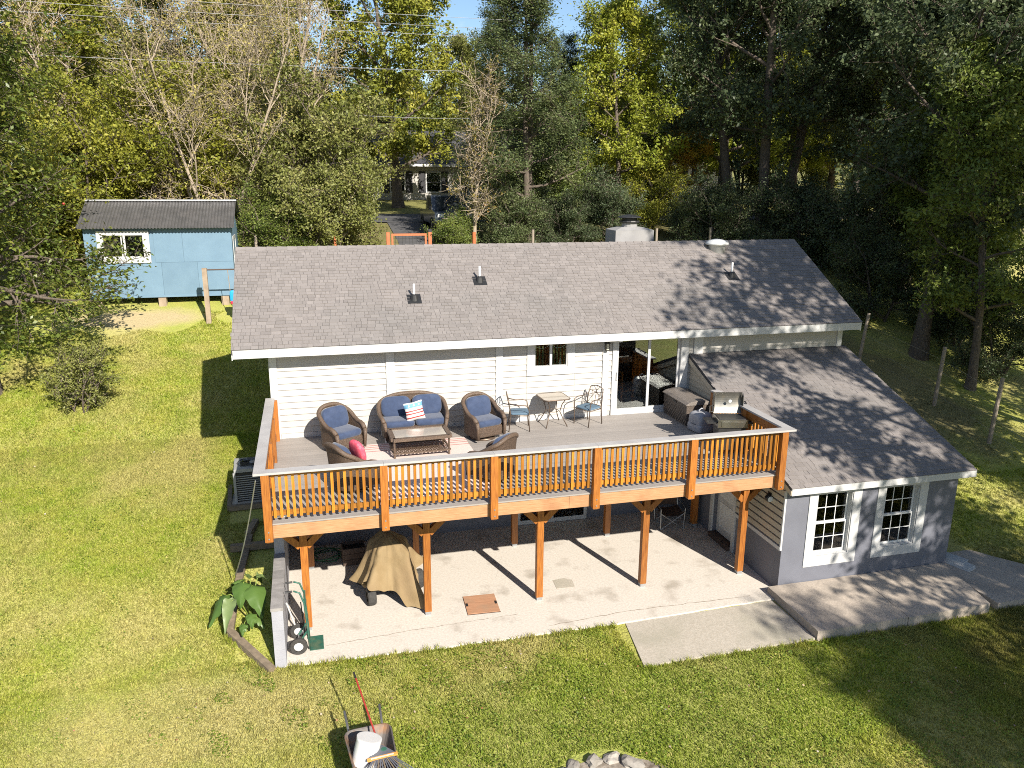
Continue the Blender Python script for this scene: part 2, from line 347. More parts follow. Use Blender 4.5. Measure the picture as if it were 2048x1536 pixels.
def ground_nodes(name, grass=True):
    """lawn: greens, dry straw patches and bare soil mixed by noise over world position"""
    mt = bpy.data.materials.new(name); mt.use_nodes = True; MAT[name] = mt
    n = mt.node_tree.nodes; l = mt.node_tree.links; b = n['Principled BSDF']; b.inputs['Roughness'].default_value = 0.95
    b.inputs['Specular IOR Level'].default_value = 0.15
    pos = n.new('ShaderNodeNewGeometry').outputs['Position']
    def noise(sc, det=4):
        q = n.new('ShaderNodeTexNoise'); q.inputs['Scale'].default_value = sc; q.inputs['Detail'].default_value = det; l.new(pos, q.inputs['Vector']); return q.outputs['Fac']
    def ramp(f, a, bb, c0=(0, 0, 0), c1=(1, 1, 1)):
        r = n.new('ShaderNodeValToRGB'); r.color_ramp.elements[0].position = a; r.color_ramp.elements[1].position = bb
        r.color_ramp.elements[0].color = (*c0, 1); r.color_ramp.elements[1].color = (*c1, 1); l.new(f, r.inputs['Fac']); return r.outputs['Color']
    def mix(f, a, bb):
        q = n.new('ShaderNodeMix'); q.data_type = 'RGBA'; l.new(f, q.inputs['Factor'])
        for s, v in (('A', a), ('B', bb)):
            if isinstance(v, tuple): q.inputs[s].default_value = (*v, 1)
            else: l.new(v, q.inputs[s])
        return q.outputs['Result']
    g = mix(ramp(noise(1.6, 7), 0.36, 0.64), (0.31, 0.385, 0.048), (0.42, 0.43, 0.082))
    g = mix(ramp(noise(0.35, 7), 0.46, 0.66), g, (0.48, 0.445, 0.155))
    fine = ramp(noise(28, 6), 0.35, 0.7, (0.72, 0.72, 0.72), (1.15, 1.15, 1.15))
    vm = n.new('ShaderNodeVectorMath'); vm.operation = 'MULTIPLY'; l.new(g, vm.inputs[0]); l.new(fine, vm.inputs[1]); col = vm.outputs[0]
    # clover bed in front of the patio: greener
    sep = n.new('ShaderNodeSeparateXYZ'); l.new(pos, sep.inputs[0])
    def dist(cx, cy, rx, ry):
        v = n.new('ShaderNodeVectorMath'); v.operation = 'SUBTRACT'; l.new(pos, v.inputs[0]); v.inputs[1].default_value = (cx, cy, 0)
        s = n.new('ShaderNodeVectorMath'); s.operation = 'MULTIPLY'; l.new(v.outputs[0], s.inputs[0]); s.inputs[1].default_value = (1 / rx, 1 / ry, 0)
        q = n.new('ShaderNodeVectorMath'); q.operation = 'LENGTH'; l.new(s.outputs[0], q.inputs[0]); 
        a = n.new('ShaderNodeMath'); a.operation = 'ADD'; l.new(q.outputs['Value'], a.inputs[0])
        nn = n.new('ShaderNodeMath'); nn.operation = 'MULTIPLY_ADD'; l.new(noise(0.9, 5), nn.inputs[0]); nn.inputs[1].default_value = 0.9; nn.inputs[2].default_value = -0.45
        l.new(nn.outputs[0], a.inputs[1]); return a.outputs[0]
    col = mix(ramp(dist(6.0, -3.0, 5.5, 2.2), 0.55, 1.1, (0.6, 0.6, 0.6), (0, 0, 0)), col, (0.215, 0.30, 0.034))
    col = mix(ramp(dist(-1.5, -1.2, 3.2, 1.6), 0.5, 1.1, (0.6, 0.6, 0.6), (0, 0, 0)), col, (0.52, 0.455, 0.20))
    col = mix(ramp(dist(-5.0, 16.7, 3.0, .75), 0.55, 1.05, (0.95, 0.95, 0.95), (0, 0, 0)), col, (0.46, 0.36, 0.23))
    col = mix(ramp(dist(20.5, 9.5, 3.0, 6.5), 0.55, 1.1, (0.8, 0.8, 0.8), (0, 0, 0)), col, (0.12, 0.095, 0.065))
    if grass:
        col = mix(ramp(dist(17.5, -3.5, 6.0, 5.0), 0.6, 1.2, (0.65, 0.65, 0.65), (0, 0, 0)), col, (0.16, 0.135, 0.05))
    # woodland floor far behind
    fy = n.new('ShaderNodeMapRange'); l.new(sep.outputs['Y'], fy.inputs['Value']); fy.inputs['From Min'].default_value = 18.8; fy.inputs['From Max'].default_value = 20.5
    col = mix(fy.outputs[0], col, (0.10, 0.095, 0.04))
    fy2 = n.new('ShaderNodeMapRange'); l.new(sep.outputs['Y'], fy2.inputs['Value']); fy2.inputs['From Min'].default_value = 33; fy2.inputs['From Max'].default_value = 34
    col = mix(fy2.outputs[0], col, (0.17, 0.18, 0.05))
    if grass != 'blade':
        col = mix(ramp(noise(9, 5), 0.2, 0.8, (0.25, 0.25, 0.25), (0.55, 0.55, 0.55)), col, (0.27, 0.235, 0.10))
    l.new(col, b.inputs['Base Color'])
    bp = n.new('ShaderNodeBump'); bp.inputs['Strength'].default_value = 0.8; bp.inputs['Distance'].default_value = 0.05
    l.new(noise(22, 5), bp.inputs['Height']); l.new(bp.outputs[0], b.inputs['Normal'])
    if grass == 'blade':
        at = n.new('ShaderNodeAttribute'); at.attribute_name = 'tint'
        c2_ = mix(ramp(at.outputs['Fac'], 0.78, 0.97), col, (0.44, 0.37, 0.15))
        mr = n.new('ShaderNodeMapRange'); mr.inputs['To Min'].default_value = 0.62; mr.inputs['To Max'].default_value = 1.35; l.new(at.outputs['Fac'], mr.inputs['Value'])
        sc_ = n.new('ShaderNodeVectorMath'); sc_.operation = 'SCALE'; l.new(c2_, sc_.inputs[0]); l.new(mr.outputs[0], sc_.inputs['Scale']); col = sc_.outputs[0]; l.new(col, b.inputs['Base Color'])
        bp.inputs['Strength'].default_value = 0.0
        tr = n.new('ShaderNodeBsdfTranslucent'); ms = n.new('ShaderNodeMixShader'); ms.inputs[0].default_value = 0.5
        l.new(col, tr.inputs['Color']); o = n['Material Output']; l.new(b.outputs[0], ms.inputs[1]); l.new(tr.outputs[0], ms.inputs[2]); l.new(ms.outputs[0], o.inputs['Surface'])
    return mt
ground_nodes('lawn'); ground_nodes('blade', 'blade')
# ---------------------------------------------------------------- ground, slabs, road
def axis(segs, extra=()):
    a = []
    for (x0, x1, st) in segs: a += list(np.arange(x0, x1, st))
    a += list(extra) + [segs[-1][1]]
    return np.array(sorted(set(np.round(a, 3))))
XS = axis([(-220, -20, 20), (-20, 28, 0.5), (28, 300, 17)], (0.04, 0.16, 14.85, 14.95))
YS = axis([(-40, -12, 4), (-12, 24, 0.5), (24, 60, 2), (60, 300, 20)], (0.02, 0.12, 10.4, 10.5))
def in_house(x, y): return (x > 0.1) & (x < 14.9) & (y > 0.07) & (y < 10.45)
gx, gy = np.meshgrid(XS, YS)
gzz = prof(gy) + 0.025 * np.sin(gx * 1.3 + gy * 0.7) * np.sin(gy * 1.1 - gx * 0.5) * (np.abs(gy + 2) > 3.2)
gzz = np.where(in_house(gx, gy), -0.25, gzz)
gzz = np.where((gx > 0.1) & (gx < 16.4) & (gy > -2.2) & (gy <= 0.07), np.minimum(gzz, -0.035), gzz)
nx, ny = len(XS), len(YS)
V = np.stack([gx.ravel(), gy.ravel(), gzz.ravel()], 1)
I, J = np.meshgrid(np.arange(nx - 1), np.arange(ny - 1)); a = (J * nx + I).ravel()
F = np.stack([a, a + 1, a + nx + 1, a + nx], 1)
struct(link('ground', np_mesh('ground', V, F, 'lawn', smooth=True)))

def slab(name, poly, z0, z1, mat, seg=0.25, jit=0.012):
    """poured slab with slightly ragged edges"""
    pts = []
    for i in range(len(poly)):
        p = Vector(poly[i]); q = Vector(poly[(i + 1) % len(poly)]); k = max(1, int((q - p).length / seg))
        for j in range(k):
            t = p.lerp(q, j / k); pts.append((t.x + random.uniform(-jit, jit), t.y + random.uniform(-jit, jit)))
    mb = MB(); mb.prism(pts, z0, z1, 'z'); return struct(mb.build(name, mat))
patio = slab('patio_slab', [(0.18, -0.04), (3.0, -0.16), (6.85, -0.2), (10.62, -0.10), (10.62, 4.9), (0.18, 4.9)], -0.15, 0.0, 'concrete', jit=0.02)
mb = MB(); mb.add([(6.85, -0.215, -0.02), (10.27, -0.14, -0.02), (10.29, -1.62, -0.022), (6.63, -1.63, -0.03), (6.85, -0.215, -0.2), (10.27, -0.14, -0.2), (10.29, -1.62, -0.2), (6.63, -1.63, -0.2)], MB.BF); struct(mb.build('ramp_slab', 'concrete_old'))
slab('walkway_slab', [(10.33, 0.13), (10.31, -1.67), (12.42, -1.66), (12.56, 0.13)], -0.15, 0.15, 'concrete_rose', jit=0.008)
slab('walkway_slab', [(12.58, 0.13), (12.44, -1.66), (14.5, -1.63), (14.92, 0.13)], -0.15, 0.147, 'concrete_rose', jit=0.01)
slab('walkway_slab', [(14.98, 0.9), (14.75, -0.6), (14.72, -1.6), (17.6, -1.5), (15.95, 0.9)], -0.15, 0.10, 'concrete_rose', jit=0.02)
slab('walkway_slab', [(15.05, 4.6), (15.05, 0.92), (15.95, 0.92), (15.85, 4.6)], -0.15, 0.12, 'concrete_rose', jit=0.015)
def crack(pts, w, parent):
    rs = random.Random(len(pts) * 7 + int(pts[0][0] * 10)); P = []
    for (a, b) in zip(pts[:-1], pts[1:]):
        k = max(2, int(math.hypot(b[0] - a[0], b[1] - a[1]) / .12))
        for i in range(k): P.append((a[0] + (b[0] - a[0]) * i / k + rs.uniform(-.018, .018), a[1] + (b[1] - a[1]) * i / k + rs.uniform(-.018, .018)))
    P.append(pts[-1]); vs = []
    for i, p in enumerate(P): ww = w * rs.uniform(.3, 1.2); vs += [(p[0], p[1] - ww, .003), (p[0], p[1] + ww, .003)]
    MB().add(vs, [(2 * i, 2 * i + 2, 2 * i + 3, 2 * i + 1) for i in range(len(P) - 1)]).build('crack', 'crack_dirt', parent)
pm('crack_dirt', (0.15, 0.115, 0.085), (0.24, 0.19, 0.14), 30, 0.95)
crack([(0.9, .42), (2.6, .55), (4.8, .62)], .007, patio); crack([(5.3, .05), (7.2, .18), (9.9, .12)], .008, patio); crack([(4.9, 4.7), (5.1, 3.2), (4.7, 2.2)], .004, patio)
crack([(.24, .0), (.26, 2.2)], .03, patio); crack([(10.5, .0), (10.52, 2.0)], .03, patio)
def sheet(name, poly, mat, dz, st=2.0):
    """thin sheet that follows the ground"""
    (x0, y0), (x1, y1) = poly
    xs = np.arange(x0, x1 + .01, st); ys = np.linspace(y0, y1, max(2, int((y1 - y0) / 0.5)))
    mb = MB(); vs = [(x, y, gz(x, y) + dz) for y in ys for x in xs]; k = len(xs)
    mb.add(vs, [(j * k + i, j * k + i + 1, (j + 1) * k + i + 1, (j + 1) * k + i) for j in range(len(ys) - 1) for i in range(k - 1)])
    return struct(mb.build(name, mat, smooth=True))
sheet('road', [(-80, 28.4), (120, 32.6)], 'asphalt', 0.05)
sheet('driveway', [(5.2, 21.0), (9.2, 28.4)], 'asphalt', 0.035, 1.0)

# ---------------------------------------------------------------- the house
house = thing('house', 'grey shingled house with white siding and lean-to addition behind the wooden deck', 'house', (0.05, DW, 0), worldparts=True)
EX0, EX1, EY, EZ, RY, RZ = -0.71, 15.26, 4.25, 5.10, 7.64, 7.01
WX0, WX1, SOF = 0.05, 15.06, 4.905
def part(name, mat, boxes, parent=house, t=0.5, smooth=False):
    mb = MB()
    for b in boxes: mb.box(*b, t=t)
    return mb.build(name, mat, parent, smooth)
# openings of the front wall
DX0, DX1, DZ1 = 8.47, 10.27, 4.80
WN = (6.30, 7.17, 4.20, 4.80)
wall = part('wall', 'siding', [
    (WX0, WN[0], DW, DW + .15, HD - .3, SOF), (WN[1], DX0, DW, DW + .15, HD - .3, SOF), (DX1, WX1, DW, DW + .15, HD - .3, SOF),
    (WN[0], WN[1], DW, DW + .15, HD - .3, WN[2]), (WN[0], WN[1], DW, DW + .15, WN[3], SOF), (DX0, DX1, DW, DW + .15, DZ1, SOF), (DX0, DX1, DW, DW + .15, HD - .3, HD + .02),
    (WX0, WX0 + .15, DW + .153, 10.35, 0, SOF), (WX1 - .15, WX1, DW + .153, 10.35, 0, SOF), (WX0, WX1, 10.353, 10.5, 0, SOF)])
part('basement_wall', 'grey_paint', [(WX0, WX1, DW + .01, DW + .16, 0, HD - .303)])
part('floor', 'interior_floor', [(WX0 + .16, WX1 - .16, DW + .16, 10.34, HD - .15, HD + .01)])
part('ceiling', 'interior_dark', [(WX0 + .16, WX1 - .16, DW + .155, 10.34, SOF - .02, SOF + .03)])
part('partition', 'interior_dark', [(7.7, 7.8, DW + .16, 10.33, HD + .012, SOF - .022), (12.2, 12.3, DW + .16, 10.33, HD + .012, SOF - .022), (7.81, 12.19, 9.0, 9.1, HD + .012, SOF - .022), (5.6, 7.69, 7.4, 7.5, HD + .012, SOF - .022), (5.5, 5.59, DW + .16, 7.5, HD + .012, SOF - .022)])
def siding(x0, x1, z0, z1, parent, mat='siding', y=DW, pitch=0.149, clip=None, side=None):
    """lap boards, each a part: thick lower edge, thin upper edge; side gives an X plane instead of a Y plane"""
    z = z0
    while z < z1 - 0.02:
        zt = min(z + pitch, z1)
        mb = MB(); pf = [(-0.028, z + .003), (-0.004, zt - 0.002), (0.004, zt - 0.002), (0.004, z + .004)]
        t = random.random()
        if side is None:
            vs = [(x, y + p, q) for x in (x0, x1) for (p, q) in pf]
        else:
            c0 = x0; c1 = x1
            if clip: c1 = min(x1, clip(z + pitch * .5)) if clip(z) < 99 else x1
            if clip and c1 - c0 < 0.05: z += pitch; continue
            pf = [(-0.055, z + .048), (-0.04, zt - 0.002), (0.004, zt - 0.002), (0.004, z + .048)]
            vs = [(side + p, yy, q) for yy in (c0, c1) for (p, q) in pf]
        mb.add(vs, [(0, 1, 2, 3), (7, 6, 5, 4), (0, 4, 5, 1), (1, 5, 6, 2), (2, 6, 7, 3), (3, 7, 4, 0)], t)
        mb.build('siding_board', mat, parent)
        z += pitch
Z0 = HD + 0.12
for (x0, x1) in ((0.19, 2.66), (2.86, 5.33), (8.275, 8.365)): siding(x0, x1, Z0, SOF, wall)
siding(5.5, 6.11, Z0, SOF, wall); siding(7.37, 8.11, Z0, SOF, wall)
siding(6.115, 7.365, Z0, 3.99, wall)
siding(10.49, 10.62, Z0, SOF, wall); siding(10.895, 14.93, 4.30, SOF, wall)
# white trim
tr = lambda *b: part('trim', 'white_trim', [b])
tr(0.04, 0.19, DW - .045, DW + .002, HD - .02, SOF); tr(0.02, 0.038, DW - .035, DW + .12, HD - .3, SOF)
for (x0, x1) in ((2.66, 2.86), (5.33, 5.50), (8.11, 8.27), (10.63, 10.89), (14.93, 15.08)):
    tr(x0, x1, DW - .046, DW + .002, (HD + .001 if x0 < 12 else 4.2), SOF)
for (x0, x1) in ((0.195, 2.655), (2.865, 5.325), (5.505, 8.105)): tr(x0, x1, DW - .027, DW + .002, HD + .001, Z0 - .004)
# kitchen window
kw = part('window', 'white_trim', [(6.12, 7.36, DW - .045, DW + .003, 4.0, WN[2] - .001), (6.12, WN[0] - .001, DW - .045, DW + .003, WN[2], SOF), (WN[1] + .001, 7.36, DW - .045, DW + .003, WN[2], SOF), (WN[0], WN[1], DW - .045, DW + .003, WN[3], SOF)])
part('sash', 'white_trim', [(WN[0], WN[1], DW - .03, DW + .05, WN[2], WN[2] + .035), (6.705, 6.765, DW - .028, DW + .05, WN[2] + .036, WN[3]), (WN[0], WN[0] + .03, DW - .03, DW + .05, WN[2] + .036, WN[3]), (WN[1] - .03, WN[1], DW - .03, DW + .05, WN[2] + .036, WN[3])], kw)
for (x0, x1) in ((6.331, 6.704), (6.766, 7.139)): part('pane', 'glass', [(x0, x1, DW + .01, DW + .016, WN[2] + .036, WN[3])], kw)
for (x0, x1) in ((6.331, 6.704), (6.766, 7.139)):
    mb = MB(); mb.tube([(x0 + (x1 - x0) * t, DW + .035, 4.74 - 0.07 * (1 - (2 * t - 1) ** 2)) for t in np.linspace(0, 1, 9)], 0.009, 5); mb.build('curtain_edge', 'white_plastic', kw)
mb = MB(); mb.lathe([(.03, 4.236), (.04, 4.27), (.02, 4.31), (.035, 4.34), (.015, 4.38), (.005, 4.40)], 8, (7.0, DW + .06, 0)); mb.build('ornament', 'white_plastic', kw)
# sliding door
door = part('sliding_door', 'white_trim', [(8.37, DX0 - .001, DW - .05, DW + .12, HD + .002, SOF), (DX1 + .001, 10.48, DW - .05, DW + .12, HD + .002, SOF), (DX0, DX1, DW - .05, DW + .12, DZ1 + .04, SOF), (DX0, DX1, DW - .06, DW + .12, HD + .002, HD + .07)])
for (x0, x1, yo) in ((DX0, 9.42, 0.0), (9.37, DX1, 0.05)):
    y0 = DW - .03 + yo; s = part('door_panel', 'white_trim', [(x0, x0 + .07, y0, y0 + .04, HD + .071, DZ1 + .038), (x1 - .07, x1, y0, y0 + .04, HD + .071, DZ1 + .038), (x0 + .071, x1 - .071, y0, y0 + .04, HD + .071, HD + .16), (x0 + .071, x1 - .071, y0, y0 + .04, DZ1 - .03, DZ1 + .038)], door)
    part('pane', 'glass', [(x0 + .072, x1 - .072, y0 + .018, y0 + .024, HD + .161, DZ1 - .031)], door)
mb = MB(); mb.tube([(8.5, DW - .032, 3.75), (8.5, DW - .07, 3.77), (8.5, DW - .07, 3.95), (8.5, DW - .032, 3.97)], .012, 6); mb.build('handle', 'white_plastic', door)
# wall lantern and flood light
lan = part('wall_lantern', 'black', [(8.14, 8.24, DW - .05, DW - .036, 4.60, 4.80), (8.13, 8.25, DW - .17, DW - .051, 4.74, 4.775), (8.15, 8.23, DW - .15, DW - .07, 4.56, 4.58)] + [(x, x + .01, y, y + .01, 4.58, 4.74) for x in (8.145, 8.225) for y in (DW - .155, DW - .075)])
part('lantern_glass', 'lamp_glass', [(8.157, 8.223, DW - .143, DW - .077, 4.581, 4.739)], lan)
# roof of the main house
SL = (RZ - EZ) / (RY - EY); SLEN = math.hypot(RY - EY, RZ - EZ)
rn = Vector((0, -(RZ - EZ), RY - EY)).normalized()
roof = MB().prism([(EY, EZ - .004), (RY, RZ - .004), (2 * RY - EY, EZ - .004), (2 * RY - EY, EZ - .12), (RY, RZ - .14), (EY, EZ - .12)], EX0, EX1, 'x').build('roof', 'roof_dark', house)
part('fascia', 'fascia', [(EX0 + .03, EX1 - .02, EY - .012, EY + .02, SOF - .015, EZ - .02)])
part('soffit', 'white_trim', [(EX0 + .03, EX1 - .03, EY + .021, DW - .052, SOF + .004, SOF + .02)])
for x in (EX0 + .012, EX1 - .03):
    MB().prism([(EY, EZ - .125), (RY, RZ - .145), (2 * RY - EY, EZ - .125), (2 * RY - EY, EZ - .24), (RY, RZ - .27), (EY, EZ - .24)], x - .012, x + .012, 'x').build('bargeboard', 'white_trim', house)
for x in (WX0, WX1 - .12):
    MB().prism([(DW, SOF + .03), (RY, RZ - .2), (10.45, SOF + .03)], x, x + .12, 'x').build('gable', 'siding', house)
def shingle_field(P0, ex, ev, nrm, W, Lh, expo, n_ind, roofobj, mname='shingle'):
    """courses of shingle tabs; the first n_ind tabs from the eave are parts of their own, the rest one mesh"""
    P0 = Vector(P0); ex = Vector(ex); ev = Vector(ev); nrm = Vector(nrm)
    widths = [.09, .11, .13, .16, .19, .22]; var = {}
    def tabmesh(wd, ti, lift):
        key = (wd, ti, lift)
        if key not in var:
            mb = MB(); h = expo * 1.12
            q = [Vector((0.002, 0, 0)), Vector((wd - .003, 0, 0)), Vector((wd - .003, h, 0)), Vector((0.002, h, 0))]
            lo = [ex * p.x + ev * p.y + nrm * 0.0 for p in q]; hi = [ex * p.x + ev * p.y + nrm * (lift if p.y == 0 else .003) for p in q]
            mb.add(lo + hi, [(4, 5, 6, 7), (0, 1, 5, 4), (1, 2, 6, 5), (3, 0, 4, 7)], ti)
            var[key] = mb.mesh('shingle', mname)
        return var[key]
    rest = MB(); rows = int(Lh / expo) + 1; cnt = 0
    for r in range(rows):
        x = -random.choice(widths) * .5
        h = min(expo * 1.12, Lh - r * expo)
        if h < .02: break
        while x < W - .02:
            wd = random.choice(widths); x0 = max(x, 0); x1 = min(x + wd, W)
            ti = round(min(1, max(0, random.gauss(.5, .26))) * 6) / 6; lift = random.choice((.009, .013, .017))
            full = (x >= 0 and x + wd <= W and h > expo)
            base = P0 + ev * (r * expo)
            if cnt < n_ind and full:
                o = link('shingle', tabmesh(wd, ti, lift), roofobj); o.location = base + ex * x; cnt += 1
            else:
                q = [(x0 + .002, 0), (x1 - .003, 0), (x1 - .003, h), (x0 + .002, h)]
                lo = [base + ex * p[0] + ev * p[1] for p in q]; hi = [base + ex * p[0] + ev * p[1] + nrm * (lift if p[1] == 0 else .003) for p in q]
                rest.add(lo + hi, [(4, 5, 6, 7), (0, 1, 5, 4), (1, 2, 6, 5), (3, 0, 4, 7)], ti)
            x += wd
    o = rest.build('shingles', mname, roofobj); o['kind'] = 'stuff'
ev = Vector((0, RY - EY, RZ - EZ)).normalized()
shingle_field((EX0, EY - .02, EZ - .01), (1, 0, 0), ev, rn, EX1 - EX0, SLEN + .01, 0.118, 0, roof)
x = EX0
while x < EX1 - .05:                                        # ridge caps
    x1 = min(x + .25, EX1); t = random.random()
    MB().add([(x, RY - .15, RZ - .15 * SL + .014), (x1, RY - .15, RZ - .15 * SL + .006), (x1, RY, RZ + .012), (x, RY, RZ + .024), (x1, RY + .15, RZ - .15 * SL + .006), (x, RY + .15, RZ - .15 * SL + .014)], [(0, 1, 2, 3), (3, 2, 4, 5)], t).build('ridge_cap', 'shingle', roof); x += .25
# roof vents, dome, chimney
def roofz(y): return EZ + (y - EY) * SL
def vent(x, y):
    z = roofz(y)
    MB().lathe([(.028, z - .02), (.028, z + .38), (.020, z + .38), (.020, z + .34)], 10, (x, y, 0), caps=False).build('vent_pipe', 'white_plastic', house, True)
    b = MB().lathe([(.11, z - .06), (.075, z + .10), (.04, z + .13)], 12, (x, y, 0))
    b.add([(x - .17, y - .17, roofz(y - .17) + .02), (x + .17, y - .17, roofz(y - .17) + .02), (x + .17, y + .15, roofz(y + .15) + .02), (x - .17, y + .15, roofz(y + .15) + .02)], [(0, 1, 2, 3)])
    b.build('vent_boot', 'black', house)
for x, y in ((3.48, 5.62), (5.24, 6.2), (12.36, 6.13)): vent(x, y)
zd = roofz(7.3)
MB().lathe([(.24, zd - .12), (.24, zd + .10), (.34, zd + .12), (.33, zd + .17), (.24, zd + .235), (.10, zd + .27), (.01, zd + .275)], 20, (12.5, 7.3, 0)).build('dome_vent', 'white_plastic', house, True)
ch = part('chimney', 'chimney_render', [(9.72, 10.92, 8.2, 9.0, 5.2, 7.30)])
MB().add([(9.72, 8.2, 7.301), (10.92, 8.2, 7.301), (10.92, 9.0, 7.301), (9.72, 9.0, 7.301), (9.98, 8.4, 7.38), (10.64, 8.4, 7.38), (10.64, 8.85, 7.38), (9.98, 8.85, 7.38)], MB.BF).build('chimney_shoulder', 'chimney_render', ch)
MB().lathe([(.23, 7.36), (.23, 7.52)], 14, (10.31, 8.62, 0)).build('flue', 'chimney_render', ch, False)
MB().lathe([(.29, 7.50), (.30, 7.53), (.29, 7.56), (.22, 7.57), (.22, 7.63), (.36, 7.65), (.33, 7.68), (.12, 7.73), (.01, 7.74)], 14, (10.31, 8.62, 0)).build('chimney_cap', 'black', ch)

# lean-to addition
AX0, AX1, AY, AEZ, ATZ, AE0, AE1, AEY = 10.58, 15.0, 0.156, 2.515, 4.36, 10.50, 15.22, -0.09
asl = (ATZ - AEZ) / (DW - AEY)
W1 = (11.36, 12.25, 0.74, 2.20); W2 = (13.09, 13.99, 0.75, 2.20)
def az_(y): return AEZ + (y - AEY) * asl
zt = 2.36
aw = part('addition_wall', 'grey_paint', [
    (AX0, W1[0], AY, AY + .2, 0, zt), (W1[1], W2[0], AY, AY + .2, 0, zt), (W2[1], AX1, AY, AY + .2, 0, zt),
    (W1[0], W1[1], AY, AY + .2, 0, W1[2]), (W2[0], W2[1], AY, AY + .2, 0, W2[2]), (W1[0], W1[1], AY, AY + .2, W1[3], zt), (W2[0], W2[1], AY, AY + .2, W2[3], zt),
    (AX0, AX0 + .15, AY + .203, 2.12, 0, zt), (AX0, AX0 + .15, 3.08, DW, 0, zt), (AX0, AX0 + .15, 2.12, 3.08, 2.1, zt), (AX1 - .15, AX1, AY + .203, DW, 0, zt)])
MB().prism([(AY + .01, zt + .002), (AY + .01, az_(AY + .01) - .07), (DW - .002, az_(DW) - .07), (DW - .002, zt + .002)], AX0 + .002, AX0 + .14, 'x').build('addition_gable', 'tan_siding', house)
MB().prism([(AY + .01, zt + .002), (AY + .01, az_(AY + .01) - .07), (DW - .002, az_(DW) - .07), (DW - .002, zt + .002)], AX1 - .14, AX1 - .002, 'x').build('addition_gable', 'grey_paint', house)
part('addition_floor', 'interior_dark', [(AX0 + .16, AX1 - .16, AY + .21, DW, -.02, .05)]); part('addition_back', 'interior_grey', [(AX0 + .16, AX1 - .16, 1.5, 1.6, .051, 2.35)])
# siding on the side wall, upper part tan with white trims
def clipy(z): return 99.0
z = 1.02
siding(AY + .03, 2.0, 1.06, zt, aw, 'tan_siding', pitch=.16, side=AX0)
zz = zt
while zz < 4.25:                                            # gable boards follow the roof slope
    y0 = max(AY + .03, AEY + (zz + .149 + .1 - AEZ) / asl)
    if zz + .149 > az_(AY) - .1 and y0 < DW - .1:
        pf = [(-0.036, zz + .004), (-0.004, zz + .147), (0.004, zz + .147), (0.004, zz + .004)]
        MB().add([(AX0 + p, yy, q) for yy in (y0, DW - .04) for (p, q) in pf], [(0, 1, 2, 3), (7, 6, 5, 4), (0, 4, 5, 1), (1, 5, 6, 2), (2, 6, 7, 3), (3, 7, 4, 0)], random.random()).build('siding_board', 'tan_siding', aw)
    zz += .149
tr(AX0 - .05, AX0 + .001, AY + .005, 2.02, 0.97, 1.055); tr(AX0 - .04, AX0 + .001, AY - .012, AY + .029, 0.97, zt)
tr(AX0 - .045, AX0 + .001, 2.02, 2.12, 0.01, 2.2); tr(AX0 - .045, AX0 + .001, 3.08, 3.2, 0.01, 2.2); tr(AX0 - .045, AX0 + .001, 2.121, 3.079, 2.1, 2.2)
sd = part('side_door', 'white_trim', [(AX0 + .10, AX0 + .14, 2.125, 3.075, 0.12, 2.09)])
part('door_panel', 'white_plastic', [(AX0 + .092, AX0 + .099, 2.24, 2.95, 0.3, 0.95), (AX0 + .092, AX0 + .099, 2.24, 2.95, 1.08, 1.95)], sd)
part('door_sill', 'brown_wood', [(AX0 - .12, AX0 + .10, 2.125, 3.075, 0.004, 0.11)])
fl = part('flood_light', 'black', [(AX0 - .06, AX0 - .023, .62, .76, 1.98, 2.12), (AX0 - .12, AX0 - .05, .67, .71, 2.06, 2.09)])
MB().lathe([(.03, 0), (.075, .03), (.085, .10), (.07, .105)], 14, (AX0 - .10, .58, 2.0), 'y').build('lamp_head', 'black', fl)
MB().lathe([(.065, -.012), (.03, -.02)], 14, (AX0 - .10, .585, 2.0), 'y').build('lamp_lens', 'white_plastic', fl)
